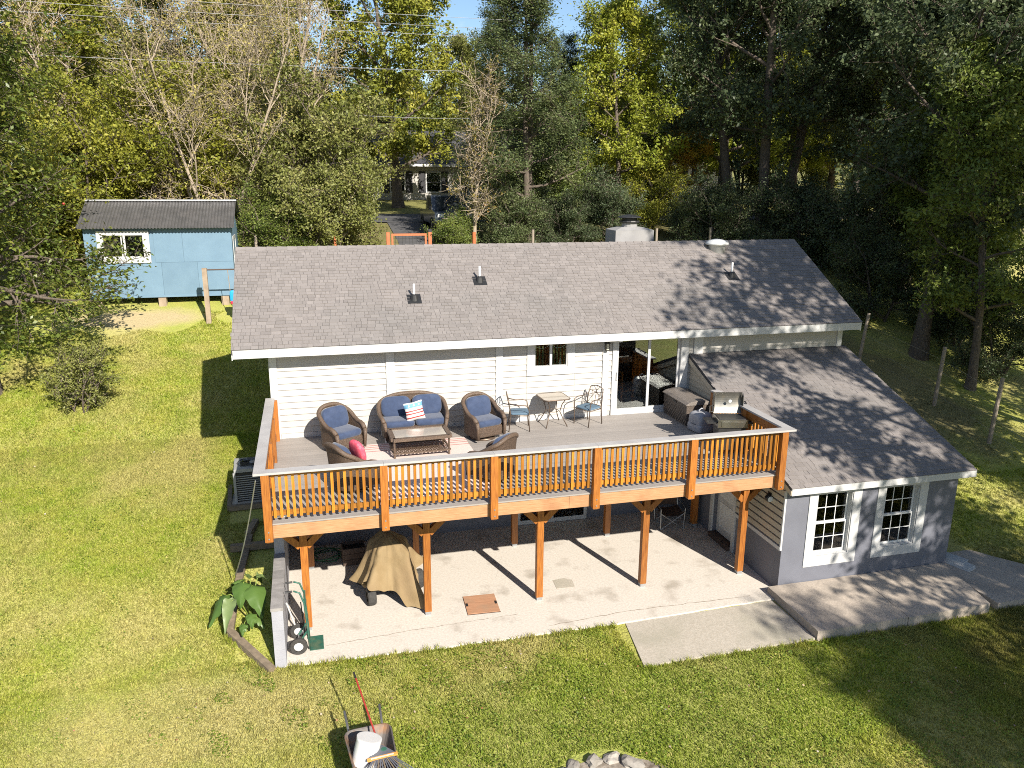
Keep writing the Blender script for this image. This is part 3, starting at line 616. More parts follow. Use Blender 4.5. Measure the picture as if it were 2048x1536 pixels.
def big_window(g, x0, x1, z0, z1):
    yo = AY - .02
    wd = part('window', 'white_trim', [(x0, g[0] - .001, yo, AY + .003, z0, z1), (g[1] + .001, x1, yo, AY + .003, z0, z1), (g[0], g[1], yo, AY + .003, z0, g[2] - .001), (g[0], g[1], yo, AY + .003, g[3] + .001, z1),
        (g[0] + .001, g[0] + .02, AY + .004, AY + .16, g[2], g[3]), (g[1] - .02, g[1] - .001, AY + .004, AY + .16, g[2], g[3]), (g[0] + .021, g[1] - .021, AY + .004, AY + .16, g[2] + .001, g[2] + .02), (g[0] + .021, g[1] - .021, AY + .004, AY + .16, g[3] - .02, g[3] - .001)])
    a0, a1 = g[0] + .025, g[1] - .025; zm = (g[2] + g[3]) / 2
    for k, (b0, b1, y) in enumerate(((g[2] + .025, zm + .02, AY + .09), (zm - .02, g[3] - .025, AY + .12))):
        sh = part('sash', 'white_plastic', [(a0, a0 + .04, y, y + .03, b0, b1), (a1 - .04, a1, y, y + .03, b0, b1), (a0 + .041, a1 - .041, y, y + .03, b0, b0 + .045), (a0 + .041, a1 - .041, y, y + .03, b1 - .04, b1)], wd)
        i0, i1, j0, j1 = a0 + .041, a1 - .041, b0 + .046, b1 - .041
        wv = (i1 - i0) / 3; hz = (j1 - j0) / 2
        for i in range(3):
            for j in range(2): part('pane', 'glass_blue', [(i0 + i * wv + .009, i0 + (i + 1) * wv - .009, y + .012, y + .016, j0 + j * hz + .009, j0 + (j + 1) * hz - .009)], wd)
        part('glazing_bars', 'white_plastic', [(i0 + i * wv - .009, i0 + i * wv + .009, y + .006, y + .022, j0, j1) for i in (1, 2)] + [(i0, i1, y + .007, y + .021, j0 + hz - .009, j0 + hz + .009)], wd)
    part('curtain', 'interior_pale', [(a1 - .25, a1 + .02, AY + .202, AY + .22, g[2] - .1, g[3] + .05)], wd)
    part('sill_board', 'interior_pale', [(a0 - .1, a1 - .26, AY + .205, AY + .42, g[2] - .01, g[2] + .09)], wd)
big_window(W1, 11.15, 12.46, 0.50, 2.355); big_window(W2, 12.88, 14.20, 0.52, 2.357)
aroof = MB().prism([(AEY, AEZ - .004), (DW - .001, ATZ - .004), (DW - .001, ATZ - .09), (AEY, AEZ - .06)], AE0, AE1, 'x').build('addition_roof', 'roof_dark', house)
part('addition_fascia', 'fascia', [(AE0 + .02, AE1 - .01, AEY - .012, AEY + .02, zt - .015, AEZ - .02)])
part('addition_soffit', 'white_trim', [(AE0 + .03, AE1 - .03, AEY + .021, AY - .021, zt + .003, zt + .015)])
for x in (AE0 + .012, AE1 - .012): MB().prism([(AEY, AEZ - .062), (DW - .06, ATZ - .115), (DW - .06, ATZ - .25), (AEY + .02, zt - .01), (AEY, zt - .01)], x - .012, x + .012, 'x').build('addition_bargeboard', 'white_trim' if x > 12 else 'tan_siding', house)
aev = Vector((0, DW - AEY, ATZ - AEZ)).normalized(); arn = Vector((0, -aev.z, aev.y))
shingle_field((AE0, AEY - .02, AEZ - .012), (1, 0, 0), aev, arn, AE1 - AE0, math.hypot(DW - AEY, ATZ - AEZ) - .03, 0.128, 300, aroof)
# basement door under the deck
bd = part('basement_door', 'white_trim', [(5.9, 5.98, DW - .05, DW + .009, 0.01, 2.1), (7.72, 7.8, DW - .05, DW + .009, 0.01, 2.1), (5.981, 7.719, DW - .05, DW + .009, 2.02, 2.1), (5.981, 7.719, DW - .05, DW + .009, 0.01, 0.12), (6.8, 6.88, DW - .045, DW + .009, .121, 2.019)])
for (x0, x1) in ((5.981, 6.799), (6.881, 7.719)): part('pane', 'glass_blue', [(x0, x1, DW - .03, DW - .024, .121, 2.019)], bd)
# dining chair inside, behind the glass door
def wood_chair(x, y, rz, label):
    t = thing('dining_chair', label, 'chair', (x, y, HD + .012), rz, 'dining chairs indoors')
    for (a, b, h) in ((-.2, -.2, .44), (.2, -.2, .44), (-.2, .2, 1.0), (.2, .2, 1.0)): MB().box(a - .022, a + .022, b - .022, b + .022, 0, h).build('leg', 'chair_wood', t)
    MB().box(-.23, .23, -.23, .17, .441, .475).build('seat', 'chair_wood', t)
    for z in (.6, .72, .84, .95): MB().box(-.175, .175, .19, .21, z, z + .05).build('slat', 'chair_wood', t)
    for b in (-.2, .2): MB().box(-.175, .175, b - .012, b + .012, .18, .21).build('stretcher', 'chair_wood', t)
wood_chair(8.98, 5.5, 1.9, 'orange-brown wooden chair just inside the sliding glass door')
wood_chair(10.15, 6.9, -0.5, 'slat-back wooden chair deeper in the room behind the glass door')
# ---------------------------------------------------------------- the deck
deck = thing('deck', 'raised wooden deck with orange stained railing, grey boards and timber posts', 'deck', (0, 0, 0), worldparts=True)
RIM = 0.287
y = -0.02; bw = 0.141
while y < DW - .04:
    y1 = min(y + bw, DW - .002)
    MB().box(0.0, DL, y, y1 - .006, HD - .028, HD, random.random()).build('deck_board', 'deck_board', deck); y += bw
def dpart(name, mat, boxes, t=0.5):
    mb = MB()
    for b in boxes: mb.box(*b, t=t)
    return mb.build(name, mat, deck)
dpart('rim_board', 'rim_wood', [(0.0, 5.64, 0.0, .042, HD - RIM, HD - .031)], .4); dpart('rim_board', 'rim_wood', [(5.646, DL, 0.0, .042, HD - RIM, HD - .031)], .6)
dpart('rim_board', 'rim_wood', [(0.0, .042, .043, DW - .06, HD - RIM, HD - .031)]); dpart('rim_board', 'rim_wood', [(DL - .042, DL, .043, DW - .06, HD - RIM, HD - .031)])
for i in range(1, 25):
    x = i * .41
    dpart('joist', 'joist_wood', [(x, x + .04, .043, DW - .06, HD - RIM + .02, HD - .031)])
PX = [.612 + 2.391 * i for i in range(5)]; BX = [.697 + 2.418 * i for i in range(5)]
for yb in (1.1, 3.68):
    dpart('beam', 'cedar_rail', [(0.15, DL - .1, yb - .06, yb - .005, HD - RIM - .25, HD - RIM + .018)]); dpart('beam', 'cedar_rail', [(0.15, DL - .1, yb + .005, yb + .06, HD - RIM - .25, HD - RIM + .018)])
    for x in (PX if yb < 2 else BX):
        q = .07; t = random.random()
        p = MB().box(x - q, x + q, yb - q + .001, yb + q - .001, .075, HD - RIM - .252, t).build('post', 'cedar_post', deck)
        MB().box(x - .06, x + .06, yb - .06, yb + .06, .001, .074).build('post_base', 'galv', p)
        zt_ = HD - RIM - .25
        for s in (-1, 1):
            MB().bar((x + s * .06, yb, zt_ - .47), (x + s * .52, yb, zt_ - .02), .13, .12, (0, 1, 0), t).build('brace', 'cedar_post', p)
# railing
def balus(n, mb): return mb.mesh('baluster', n)
BAL = []
for k in range(6):
    BAL.append(MB().box(-.0245, .0245, -.0215, .0215, HD + .10, HD + .955, k / 5).mesh('baluster', 'cedar'))
ztop = HD + .96
fp = [0.07 + i * (DL - .14) / 5 for i in range(6)]
def railpost(x, y, z0, pointed=True):
    mb = MB(); q = .068; t = random.random()
    mb.box(x - q, x + q, y - q, y + q, z0 + (.03 if pointed else 0), ztop, t)
    if pointed: mb.add([(x - q, y - q, z0 + .03), (x + q, y - q, z0 + .03), (x + q, y + q, z0 + .03), (x - q, y + q, z0 + .03), (x - q * .6, y - q * .5, z0), (x + q * .6, y - q * .5, z0), (x + q * .6, y + q, z0), (x - q * .6, y + q, z0)], MB.BF, t)
    o = mb.build('rail_post', 'cedar_post', deck)
    if pointed:
        for zz in (z0 + .09, z0 + .22): MB().lathe([(.016, -.008), (.012, -.014)], 8, (x, y - q, zz), 'y').build('bolt', 'galv', o)
for x in fp: railpost(x, -.07, HD - RIM - .035)
YB = .015
for i in range(5):
    x0, x1 = fp[i] + .07, fp[i + 1] - .07
    dpart('top_rail', 'cedar_rail', [(x0, x1, YB + .023, YB + .061, ztop - .10, ztop - .005)], random.random()); dpart('bottom_rail', 'cedar_rail', [(x0, x1, YB + .023, YB + .061, HD + .125, HD + .215)], random.random())
    n = 17
    for k in range(n):
        link('baluster', random.choice(BAL), deck, (x0 + (k + .5) * (x1 - x0) / n, YB, 0))
# left side railing
for yy in (1.62, 3.2): railpost(.07, yy, HD - .0, False)
railpost(.09, DW - .14, HD, False); railpost(.07, .055, HD, False)
ys = [.13, 1.55, 1.69, 3.13, 3.27, DW - .21]
for a in (0, 2, 4):
    y0, y1 = ys[a], ys[a + 1]
    for z0, z1 in ((HD + .085, HD + .175), (ztop - .10, ztop - .005)):
        MB().box(.055, .092, y0, y1, z0, z1, random.random()).build('side_rail', 'cedar_post', deck)
    n = int((y1 - y0) / .12)
    for k in range(n): link('baluster', random.choice(BAL), deck, (.032, y0 + (k + .5) * (y1 - y0) / n, 0))
# right side railing, ends at the addition roof
RX = DL + .03
for yy in (1.5, 2.98): railpost(RX, yy, HD - .0, False)
for (y0, y1) in ((.02, 1.43), (1.57, 2.91)):
    for z0, z1 in ((HD + .085, HD + .175), (ztop - .19, ztop - .005)):
        MB().box(RX - .03, RX + .01, y0, y1, z0, z1, random.random()).build('side_rail', 'cedar_post', deck)
    n = int((y1 - y0) / .12)
    for k in range(n): link('baluster', random.choice(BAL), deck, (RX + .033, y0 + (k + .5) * (y1 - y0) / n, 0))
MB().box(DL + .002, 10.53, .25, DW - .06, HD - .24, HD - .21).build('sun_gap_blocker', 'joist_wood', deck)  # added board, keeps sun from leaking through the gap between deck and addition
# cap boards
cj = [-.12] + [fp[i] for i in (1, 2, 3, 4)] + [DL + .16]
for i in range(5):
    mb = MB(); x0, x1 = cj[i] + .002, cj[i + 1] - .002
    xa = x0 + (.20 if i == 0 else 0); xb = x1 - (.20 if i == 4 else 0)
    mb.prism([(x0, -.15), (x1, -.15), (xb, .05), (xa, .05)], ztop + .001, ztop + .04, 'z', random.random()); mb.build('rail_cap', 'cap_board', deck)
MB().prism([(-.12, -.147), (.078, .052), (.10, DW - .03), (-.10, DW - .03)], ztop + .0012, ztop + .0395, 'z').build('rail_cap', 'cap_board', deck)
MB().prism([(DL + .16, -.147), (DL + .17, 3.08), (DL - .03, 3.08), (DL - .04, .052)], ztop + .0012, ztop + .0395, 'z').build('rail_cap', 'cap_board', deck)
# ---------------------------------------------------------------- furniture on the deck
def wicker_seat(name, label, cat, loc, rz, w, group, swivel=True, seats=1):
    """wicker barrel seat, front towards local -y"""
    t = thing(name, label, cat, loc, rz, group)
    hw = w / 2; d = .40
    K = 33; rim = []
    for i in range(K):
        a = PI * 1.32 * (i / (K - 1) - .5); s = math.sin(a); c = math.cos(a)
        e = .62
        x = hw * math.copysign(abs(s) ** e, s); y = d * math.copysign(abs(c) ** e, c) if c >= 0 else c * d * 2.0
        y = max(-.38, y)
        back = max(0, min(1, (y + .12) / .38)); z = .60 + .36 * (back * back * (3 - 2 * back)) * (1 - .50 * (abs(x) / hw) ** 2.6)
        if abs(x) > hw * .6 and y < -.25: z -= .10 * (-.25 - y) / .13
        rim.append(Vector((x, y + .04 * back, z)))
    mb = MB(); rows = 5; vs = []
    for sgn, off in ((0, 0), (1, .055)):
        for r in range(rows + 1):
            f = r / rows
            for p in rim:
                inw = Vector((p.x, p.y, 0)); n_ = inw.normalized() if inw.length > 1e-3 else Vector((0, 1, 0))
                taper = 1 - .10 * math.sin(f * PI * .6)
                q = Vector((p.x * taper, p.y * (taper if p.y > 0 else 1), p.z + (.10 - p.z) * f)) - n_ * off
                vs.append(q)
    fs = []
    for sgn in (0, 1):
        o = sgn * (rows + 1) * K
        for r in range(rows):
            for i in range(K - 1): fs.append((o + r * K + i, o + r * K + i + 1, o + (r + 1) * K + i + 1, o + (r + 1) * K + i))
    mb.add(vs, fs); mb.build('shell', 'wicker', t, True)
    MB().tube([p - Vector((p.x, p.y, 0)).normalized() * .02 for p in rim], .05, 8).build('rolled_rim', 'wicker_rim', t, True)
    for s in (-1, 1):
        p = rim[0] if s < 0 else rim[-1]
        MB().tube([(p.x * .97, p.y, p.z), (p.x * .93, p.y - .015, .34), (p.x * .90, p.y, .08)], [.05, .04, .035], 8).build('arm_front', 'wicker_rim', t, True)
    MB().rbox((0, -.02, .235), (w - .14, .70, .27), .2).build('seat_base', 'wicker', t, False)
    sw = (w - .16) / seats
    for k in range(seats):
        x = (k - (seats - 1) / 2) * sw
        MB().rbox((x, -.05, .425), (sw - .01, .64, .17), .32, 28, 12).build('seat_cushion', 'navy', t, True)
        rot = Matrix.Rotation(R(-16), 3, 'X')
        MB().rbox((x, .225, .70), (sw - .02, .19, .50), .45, 28, 14, rot).build('back_cushion', 'navy', t, True)
    if swivel:
        MB().lathe([(.30, .0), (.31, .025), (.28, .05), (.08, .06), (.08, .12)], 20).build('swivel_base', 'bronze', t, True)
    else:
        for a in (-1, 1):
            for b in (-.30, .30): MB().lathe([(.025, 0), (.028, .12)], 8, (a * (hw - .12), b, 0)).build('foot', 'white_plastic', t)
    return t
G = 'navy cushioned wicker seats'
wicker_seat('wicker_armchair', 'wicker armchair with navy cushions left of the loveseat, beside the wall', 'armchair', (1.52, 3.70, HD), R(32), .84, G)
wicker_seat('wicker_loveseat', 'two-seat wicker loveseat with navy cushions against the white wall', 'loveseat', (3.2, 4.22, HD), R(2), 1.62, G, False, 2)
wicker_seat('wicker_armchair', 'wicker armchair with navy cushions between the loveseat and the bistro set', 'armchair', (4.78, 3.80, HD), R(18), .84, G)
wicker_seat('wicker_armchair', 'wicker armchair holding a pink pillow, back turned to the front railing', 'armchair', (1.62, 1.36, HD), R(118), .84, G)
wicker_seat('wicker_armchair', 'wicker armchair with its navy back cushion just behind the railing, right of the rug', 'armchair', (4.42, 1.25, HD), R(222), .84, G)
# pillows
def pillow(name, label, loc, rot, s, mat=None, flag=False):
    t = thing(name, label, 'pillow', loc); t.rotation_euler = rot
    if not flag:
        MB().rbox((0, 0, 0), (s, .16, s), .6, 24, 14).build('cover', mat, t, True); return t
    n = 14; vs = []; h = s / 2
    def P(i, j, sg):
        u = -1 + 2 * i / n; v = -1 + 2 * j / n; k = (1 - u ** 4) * (1 - v ** 4)
        pin = 1 - .08 * (1 - abs(u)) * abs(v) - .08 * (1 - abs(v)) * abs(u)
        return (u * h * pin, sg * .085 * max(0, k) ** .6, v * h * pin)
    bands = [(0, 2, 'white_plastic'), (2, 3, 'red_paint'), (3, 5, 'white_plastic'), (5, 6, 'red_paint'), (6, 7, 'white_plastic'), (7, 8, 'red_paint'), (8, 10, 'white_plastic'), (10, 13, 'flag_blue'), (13, 14, 'white_plastic')]
    for (j0, j1, mt) in bands:
        mb = MB()
        for sg in (-1, 1):
            vs = [P(i, j, sg) for j in range(j0, j1 + 1) for i in range(n + 1)]
            mb.add(vs, [(j * (n + 1) + i, j * (n + 1) + i + 1, (j + 1) * (n + 1) + i + 1, (j + 1) * (n + 1) + i) for j in range(j1 - j0) for i in range(n)])
        mb.build('stripe', mt, t, True)
    for k in range(3):
        x = (-.26 + .26 * k) * s; mb = MB(); pts = []
        for q in range(10):
            a = PI / 2 + q * PI / 5; rr = .058 * s * 2 if q % 2 == 0 else .026 * s * 2
            pts.append((x + rr * math.cos(a) * .6, .32 * s + rr * math.sin(a) * .6))
        mb.prism(pts, -.083, -.066, 'y'); mb.build('star', 'white_plastic', t)
pm('flag_blue', (0.13, 0.30, 0.44), (0.10, 0.26, 0.40), 8, 0.85)
pillow('throw_pillow', 'square pillow with red and white stripes and a blue starred band on the loveseat', (3.20, 3.97, HD + .70), (R(-14), R(-9), R(6)), .44, flag=True)
pillow('throw_pillow', 'bright pink pillow leaning in the front left wicker armchair', (1.74, 1.44, HD + .72), (R(-14), 0, R(118)), .46, 'pink')
# coffee table
t = thing('coffee_table', 'low wicker coffee table with glass top in front of the loveseat', 'table', (3.19, 3.14, HD), R(1))
mb = MB(); w_, d_ = .62, .36
for (a, b) in (((-w_, -d_, .43), (w_, -d_, .43)), ((-w_, d_, .43), (w_, d_, .43)), ((-w_, -d_, .43), (-w_, d_, .43)), ((w_, -d_, .43), (w_, d_, .43))): mb.bar(a, b, .10, .07)
mb.build('top_frame', 'wicker_rim', t); MB().box(-w_ + .051, w_ - .051, -d_ + .051, d_ - .051, .435, .447).build('glass_top', 'table_glass', t)
for a in (-1, 1):
    for b in (-1, 1): MB().tube([(a * (w_ - .02), b * (d_ - .02), .40), (a * (w_ - .02), b * (d_ - .02), 0)], .024, 8).build('leg', 'wicker_rim', t)
mb = MB()
for (a, b) in (((-w_, -d_, .12), (w_, -d_, .12)), ((-w_, d_, .12), (w_, d_, .12)), ((-w_, -d_, .12), (-w_, d_, .12)), ((w_, -d_, .12), (w_, d_, .12))): mb.bar(a, b, .035, .03)
mb.build('shelf_frame', 'wicker_rim', t); mb = MB()
for k in range(-10, 17):
    for sg in (-1, 1):
        x0 = -w_ + k * .085; p = []
        a = Vector((x0, -d_ * sg, .12)); b = Vector((x0 + 2 * d_, d_ * sg, .12))
        t0 = max(0, (-w_ - a.x) / (b.x - a.x)); t1 = min(1, (w_ - a.x) / (b.x - a.x))
        if t1 - t0 > .05: mb.bar(a.lerp(b, t0), a.lerp(b, t1), .012, .008)
mb.build('shelf_lattice', 'wicker_rim', t)
# rug: pale field with red bands near both ends
rug = thing('rug', 'pale outdoor rug with thin red stripes under the coffee table', 'rug', (3.18, 2.1, HD + .001), R(1))
ys = [-1.78, -1.70, -1.66, -1.58, -1.54, -1.46, -1.42, -1.30, -1.26, 1.26, 1.30, 1.42, 1.46, 1.54, 1.58, 1.66, 1.70, 1.78]
pm('rug_red', (0.42, 0.20, 0.18), (0.36, 0.16, 0.145), 40, 0.95)
for i in range(len(ys) - 1): MB().box(-1.2, 1.2, ys[i] + .0004, ys[i + 1] - .0004, 0, .008).build('stripe' if i % 2 else 'band', 'rug_red' if i % 2 else 'rug_white', rug)
# bistro set
def bistro_chair(loc, rz, label):
    t = thing('bistro_chair', label, 'chair', loc, rz, 'metal bistro chairs')
    r = .013; w2 = .24
    for s in (-1, 1):
        MB().tube([(s * w2, .26, 0), (s * w2, .22, .42), (s * (w2 - .01), .26, .70), (s * (w2 - .04), .31, .88)], r, 6).build('rear_leg', 'bronze', t, True)
        MB().tube([(s * w2, -.24, 0), (s * (w2 + .01), -.22, .25), (s * (w2 + .02), -.22, .50), (s * (w2 + .03), -.20, .63), (s * (w2 + .03), -.10, .67), (s * (w2 + .02), .08, .66), (s * w2, .25, .70)], r, 6).build('front_leg', 'bronze', t, True)
    mb = MB(); mb.tube([(-.2, .31, .88), (-.1, .315, .915), (0, .32, .93), (.1, .315, .915), (.2, .31, .88)], r, 6); mb.tube([(-w2, .225, .46), (w2, .225, .46)], r, 6); mb.build('back_frame', 'bronze', t, True)
    mb = MB()
    def bk(u, v): return (u * .23, .228 + .09 * v, .47 + .43 * v)
    for (a, b) in (((-1, 0), (.4, 1)), ((1, 0), (-.4, 1)), ((-1, .45), (1, .75)), ((1, .45), (-1, .75)), ((-.35, 0), (-.75, 1)), ((.35, 0), (.75, 1)), ((0, 0), (0, 1.02))):
        mb.tube([bk(a[0] + (b[0] - a[0]) * k / 6, a[1] + (b[1] - a[1]) * k / 6 + .06 * math.sin(k / 6 * PI)) for k in range(7)], .007, 5)
    mb.build('back_lattice', 'bronze', t, True)
    mb = MB()
    for (a, b) in (((-w2, -.22, .40), (w2, -.22, .40)), ((-w2, .22, .40), (w2, .22, .40)), ((-w2, -.22, .40), (-w2, .22, .40)), ((w2, -.22, .40), (w2, .22, .40))): mb.tube([a, b], .011, 6)
    mb.build('seat_frame', 'bronze', t, True)
    MB().rbox((0, 0, .435), (.47, .46, .06), .28, 24, 8).build('seat_cushion', 'sky_cushion', t, True)
bistro_chair((5.78, 4.22, HD), R(78), 'metal bistro chair with blue cushion left of the small glass table')
bistro_chair((7.55, 4.22, HD), R(-62), 'metal bistro chair with blue cushion right of the table, nearest the glass door')
t = thing('bistro_table', 'small square glass-topped bistro table between the two metal chairs', 'table', (6.68, 4.36, HD), R(4))
mb = MB(); s = .34; c = .1
pts = []
for (cx, cy, a0) in ((s - c, s - c, 0), (-s + c, s - c, 90), (-s + c, -s + c, 180), (s - c, -s + c, 270)):
    for k in range(5): pts.append((cx + c * math.cos(R(a0 + 22.5 * k)), cy + c * math.sin(R(a0 + 22.5 * k))))
MB().prism([(p[0] * .96, p[1] * .96) for p in pts], .712, .722, 'z').build('glass_top', 'table_glass', t)
MB().tube([(p[0], p[1], .713) for p in pts], .016, 6, closed=True).build('rim', 'bronze', t, True)
for a in (-1, 1):
    for b in (-1, 1): MB().tube([(a * .28, b * .28, 0), (a * .20, b * .20, .18), (a * .13, b * .13, .36), (a * .17, b * .17, .55), (a * .24, b * .24, .70)], .012, 6).build('leg', 'bronze', t, True)
MB().tube([(.14 * math.cos(k * PI / 8), .14 * math.sin(k * PI / 8), .36) for k in range(16)], .009, 5, closed=True).build('ring', 'bronze', t, True)
# deck box
t = thing('deck_storage_box', 'brown woven-resin storage box beside the sliding glass door', 'storage box', (10.16, 4.05, HD), 0)
mb = MB(); mb.add([(-.32, -.62, 0), (.32, -.62, 0), (.32, .62, 0), (-.32, .62, 0), (-.34, -.64, .54), (.34, -.64, .54), (.34, .64, .54), (-.34, .64, .54)], MB.BF); bx = mb.build('body', 'resin', t)
mb = MB()
for k in range(26):
    y = -.60 + k * .048
    for j in range(9):
        z = .03 + j * .056
        if (k + j) % 2 == 0: mb.box(-.338 - .0002 * j, -.322, y, y + .046, z, z + .05)
mb.build('weave', 'resin', bx)
mb = MB(); K = 10; prof_ = [(-.37 + .74 * k / K, .56 + .09 * math.sin(PI * k / K) ** .6) for k in range(K + 1)]
mb.prism(prof_ + [(.37, .541), (-.37, .541)], -.67, .67, 'y'); mb.build('lid', 'resin_lid', t)
MB().box(-.352, -.338, -.08, .08, .46, .50).build('handle_slot', 'black', bx)
# litter carrier
t = thing('pet_litter_dome', 'hooded grey plastic litter box with carry handle next to the storage box', 'litter box', (10.02, 3.03, HD), R(12))
MB().rbox((0, 0, .11), (.46, .52, .22), .25, 28, 10).build('base', 'grey_plastic', t, True)
MB().rbox((0, 0, .27), (.45, .51, .44), .42, 28, 16).build('hood', 'grey_plastic', t, True)
MB().tube([(-.08, 0, .46), (-.07, 0, .54), (0, 0, .57), (.07, 0, .54), (.08, 0, .46)], .016, 8).build('handle', 'grey_plastic', t, True)
MB().lathe([(.235, .0), (.245, .012), (.235, .024)], 28, (0, 0, .20)).build('seam', 'dark_plastic', t, True)
# grill
t = thing('gas_grill', 'stainless gas grill with its lid open by the right railing', 'grill', (9.92, 1.55, HD), R(-14))
MB().box(-.30, .30, -.22, .22, .10, .62).build('cart', 'black', t)
for a in (-.28, .28):
    for b in (-.2, .2): MB().box(a - .02, a + .02, b - .02, b + .02, 0, .099).build('leg', 'black', t)
MB().box(-.33, .33, -.25, .25, .621, .80).build('firebox', 'steel', t)
MB().box(-.29, .29, -.21, .21, .801, .812).build('grate', 'black', t)
mb = MB(); K = 10; vs = []
for th in (0, .02):
    for k in range(K + 1):
        a = PI * .62 * k / K; y_ = .24 + (.10 + th) * math.sin(a) ; z_ = .82 + .46 * k / K
        for x_ in (-.33, .33): vs.append((x_, y_ - .02, z_))
fs = []
for o in (0, 2 * (K + 1)):
    for k in range(K): fs.append((o + 2 * k, o + 2 * k + 1, o + 2 * k + 3, o + 2 * k + 2))
mb.add(vs, fs)
for x_ in (-.33, .318): mb.prism([(.22, .82), (.33, .90), (.345, 1.08), (.25, 1.28), (.18, 1.22), (.17, .95)], x_, x_ + .012, 'x')
ld = mb.build('lid', 'lid_steel', t, False)
MB().lathe([(.035, 0), (.03, .02)], 12, (0.02, .16, 1.12), 'y').build('gauge', 'white_plastic', ld)
MB().tube([(-.33, .22, 1.0), (-.42, .17, 1.0), (-.42, .17, .86), (-.33, .22, .86)], .014, 6).build('side_handle', 'steel', t)
for s in (-1, 1): MB().box(s * .34 if s > 0 else -.55, .55 if s > 0 else -.34, -.2, .2, .70, .73).build('side_shelf', 'black', t)
MB().box(-.25, .25, -.262, -.251, .65, .76).build('control_panel', 'steel', t)
t = MB(); t.tube([(10.42 + .03 * math.sin(k * 1.7), 1.75 + .09 * k, ztop + .055 + .02 * (k % 2)) for k in range(8)], .016, 6); tag(t.build('black_strap', 'black'), 'black strap lying crumpled on the right railing cap', 'strap')
MB_ = MB(); MB_.rbox((.32, .26, HD + .06), (.28, .22, .11), .5); tag(MB_.build('white_bag', 'white_plastic', None, True), 'small white bag on the deck in the front left corner', 'bag')
# ---------------------------------------------------------------- patio level
# block wall
t = thing('block_wall', 'low grey painted concrete block wall left of the patio', 'wall', (0.1, 1.0, 0), worldparts=True)
for c in range(6):
    y = -.05; off = .2 if c % 2 else 0; z0 = -.06 + c * .2
    ends = [-.05]
    k = -.05 + (.2 if off else .4)
    while k < 2.14: ends.append(k); k += .4
    ends.append(2.15)
    for a, b in zip(ends[:-1], ends[1:]):
        if b - a > .03: MB().box(0.0, .2, a + .001, b - .001, z0, z0 + .198, random.random()).build('block', 'block_paint' , t)
for a in range(6): MB().box(-.012, .212, -.06 + a * .372, -.06 + (a + 1) * .372 - .005, 1.139, 1.20, random.random()).build('cap_block', 'block_top', t)
for c in range(10):
    for a in range(7): MB().box(0.001, .199, 2.16 + a * .377 + .001, 2.16 + (a + 1) * .377 - .001, -.06 + c * .2, -.06 + c * .2 + .198, random.random()).build('block', 'block_paint', t)
# timber edging
tb = thing('timber_edging', 'weathered landscape timbers edging the bed beside the block wall', 'edging', (-.6, 1.5, 0), worldparts=True)
def tim(a, b, w=.14, h=.14): MB().bar(a, b, w, h, t=random.random()).build('timber', 'timber', tb)
tim((-.06, -.16, 0.0), (-.86, .98, .22)); tim((-.86, 1.0, .23), (-.80, 2.1, .45)); tim((-.80, 2.12, .46), (-.62, 3.95, .82)); tim((-1.0, 3.5, .80), (-.05, 3.5, .80)); tim((-.66, 4.0, .84), (-.5, 4.5, .95))
# dirt in bed
# AC unit on its pad
ac = thing('air_conditioner', 'grey outdoor air conditioner unit in the shade beside the deck', 'air conditioner', (-.58, 5.75, 1.08), R(3))
MB().box(-.40, .40, -.40, .40, .06, .78).build('coil', 'black', ac)
mb = MB()
for k in range(12):
    z = .10 + k * .055
    for (a, b) in (((-.42, -.42, z), (.42, -.42, z)), ((-.42, .42, z), (.42, .42, z)), ((-.42, -.42, z), (-.42, .42, z)), ((.42, -.42, z), (.42, .42, z))): mb.bar(a, b, .012, .018)
mb.build('louvres', 'ac_metal', ac)
for a in (-.42, .42):
    for b in (-.42, .42): MB().box(a - .03, a + .03, b - .03, b + .03, .05, .80).build('corner_post', 'ac_metal', ac)
mb = MB(); mb.lathe([(.60, .80), (.60, .88), (.40, .90), (.36, .86)], 4, caps=False); 
for i in range(len(mb.v)):
    x, y, z = mb.v[i]; mb.v[i] = ((x - y) * .7071, (x + y) * .7071, z)
mb.build('top_panel', 'ac_metal', ac); MB().lathe([(.37, .83), (.36, .84)], 20).build('fan_well', 'black', ac)
mb = MB()
for r in (.12, .2, .28, .35): mb.tube([(r * math.cos(k * PI / 10), r * math.sin(k * PI / 10), .90) for k in range(20)], .006, 4, closed=True)
for k in range(8): mb.tube([(.05 * math.cos(k * PI / 4), .05 * math.sin(k * PI / 4), .90), (.37 * math.cos(k * PI / 4), .37 * math.sin(k * PI / 4), .90)], .005, 4)
mb.build('fan_guard', 'black', ac); MB().lathe([(.07, .895), (.06, .92)], 12).build('hub', 'ac_metal', ac)
mb = MB(); mb.box(-.52, .52, -.52, .52, -.10, .05); mb.build('pad', 'concrete_old', ac)
for (a, b) in (((-.58, -.62, .0), (-.58, .6, .08)), ((-.6, -.62, .0), (.45, -.62, .0))): MB().bar(a, b, .1, .12).build('pad_timber', 'timber', ac)
# thin pale tube sloping down from the deck corner
cb = MB(); cb.tube([(-.09 - .10 * k, -.02 + .30 * k, 3.66 - .40 * k - .012 * (7 * k - k * k)) for k in range(8)], .012, 5); tag(cb.build('pale_strand', 'galv'), 'thin pale strand hanging from the left deck corner to the ground', 'hose')
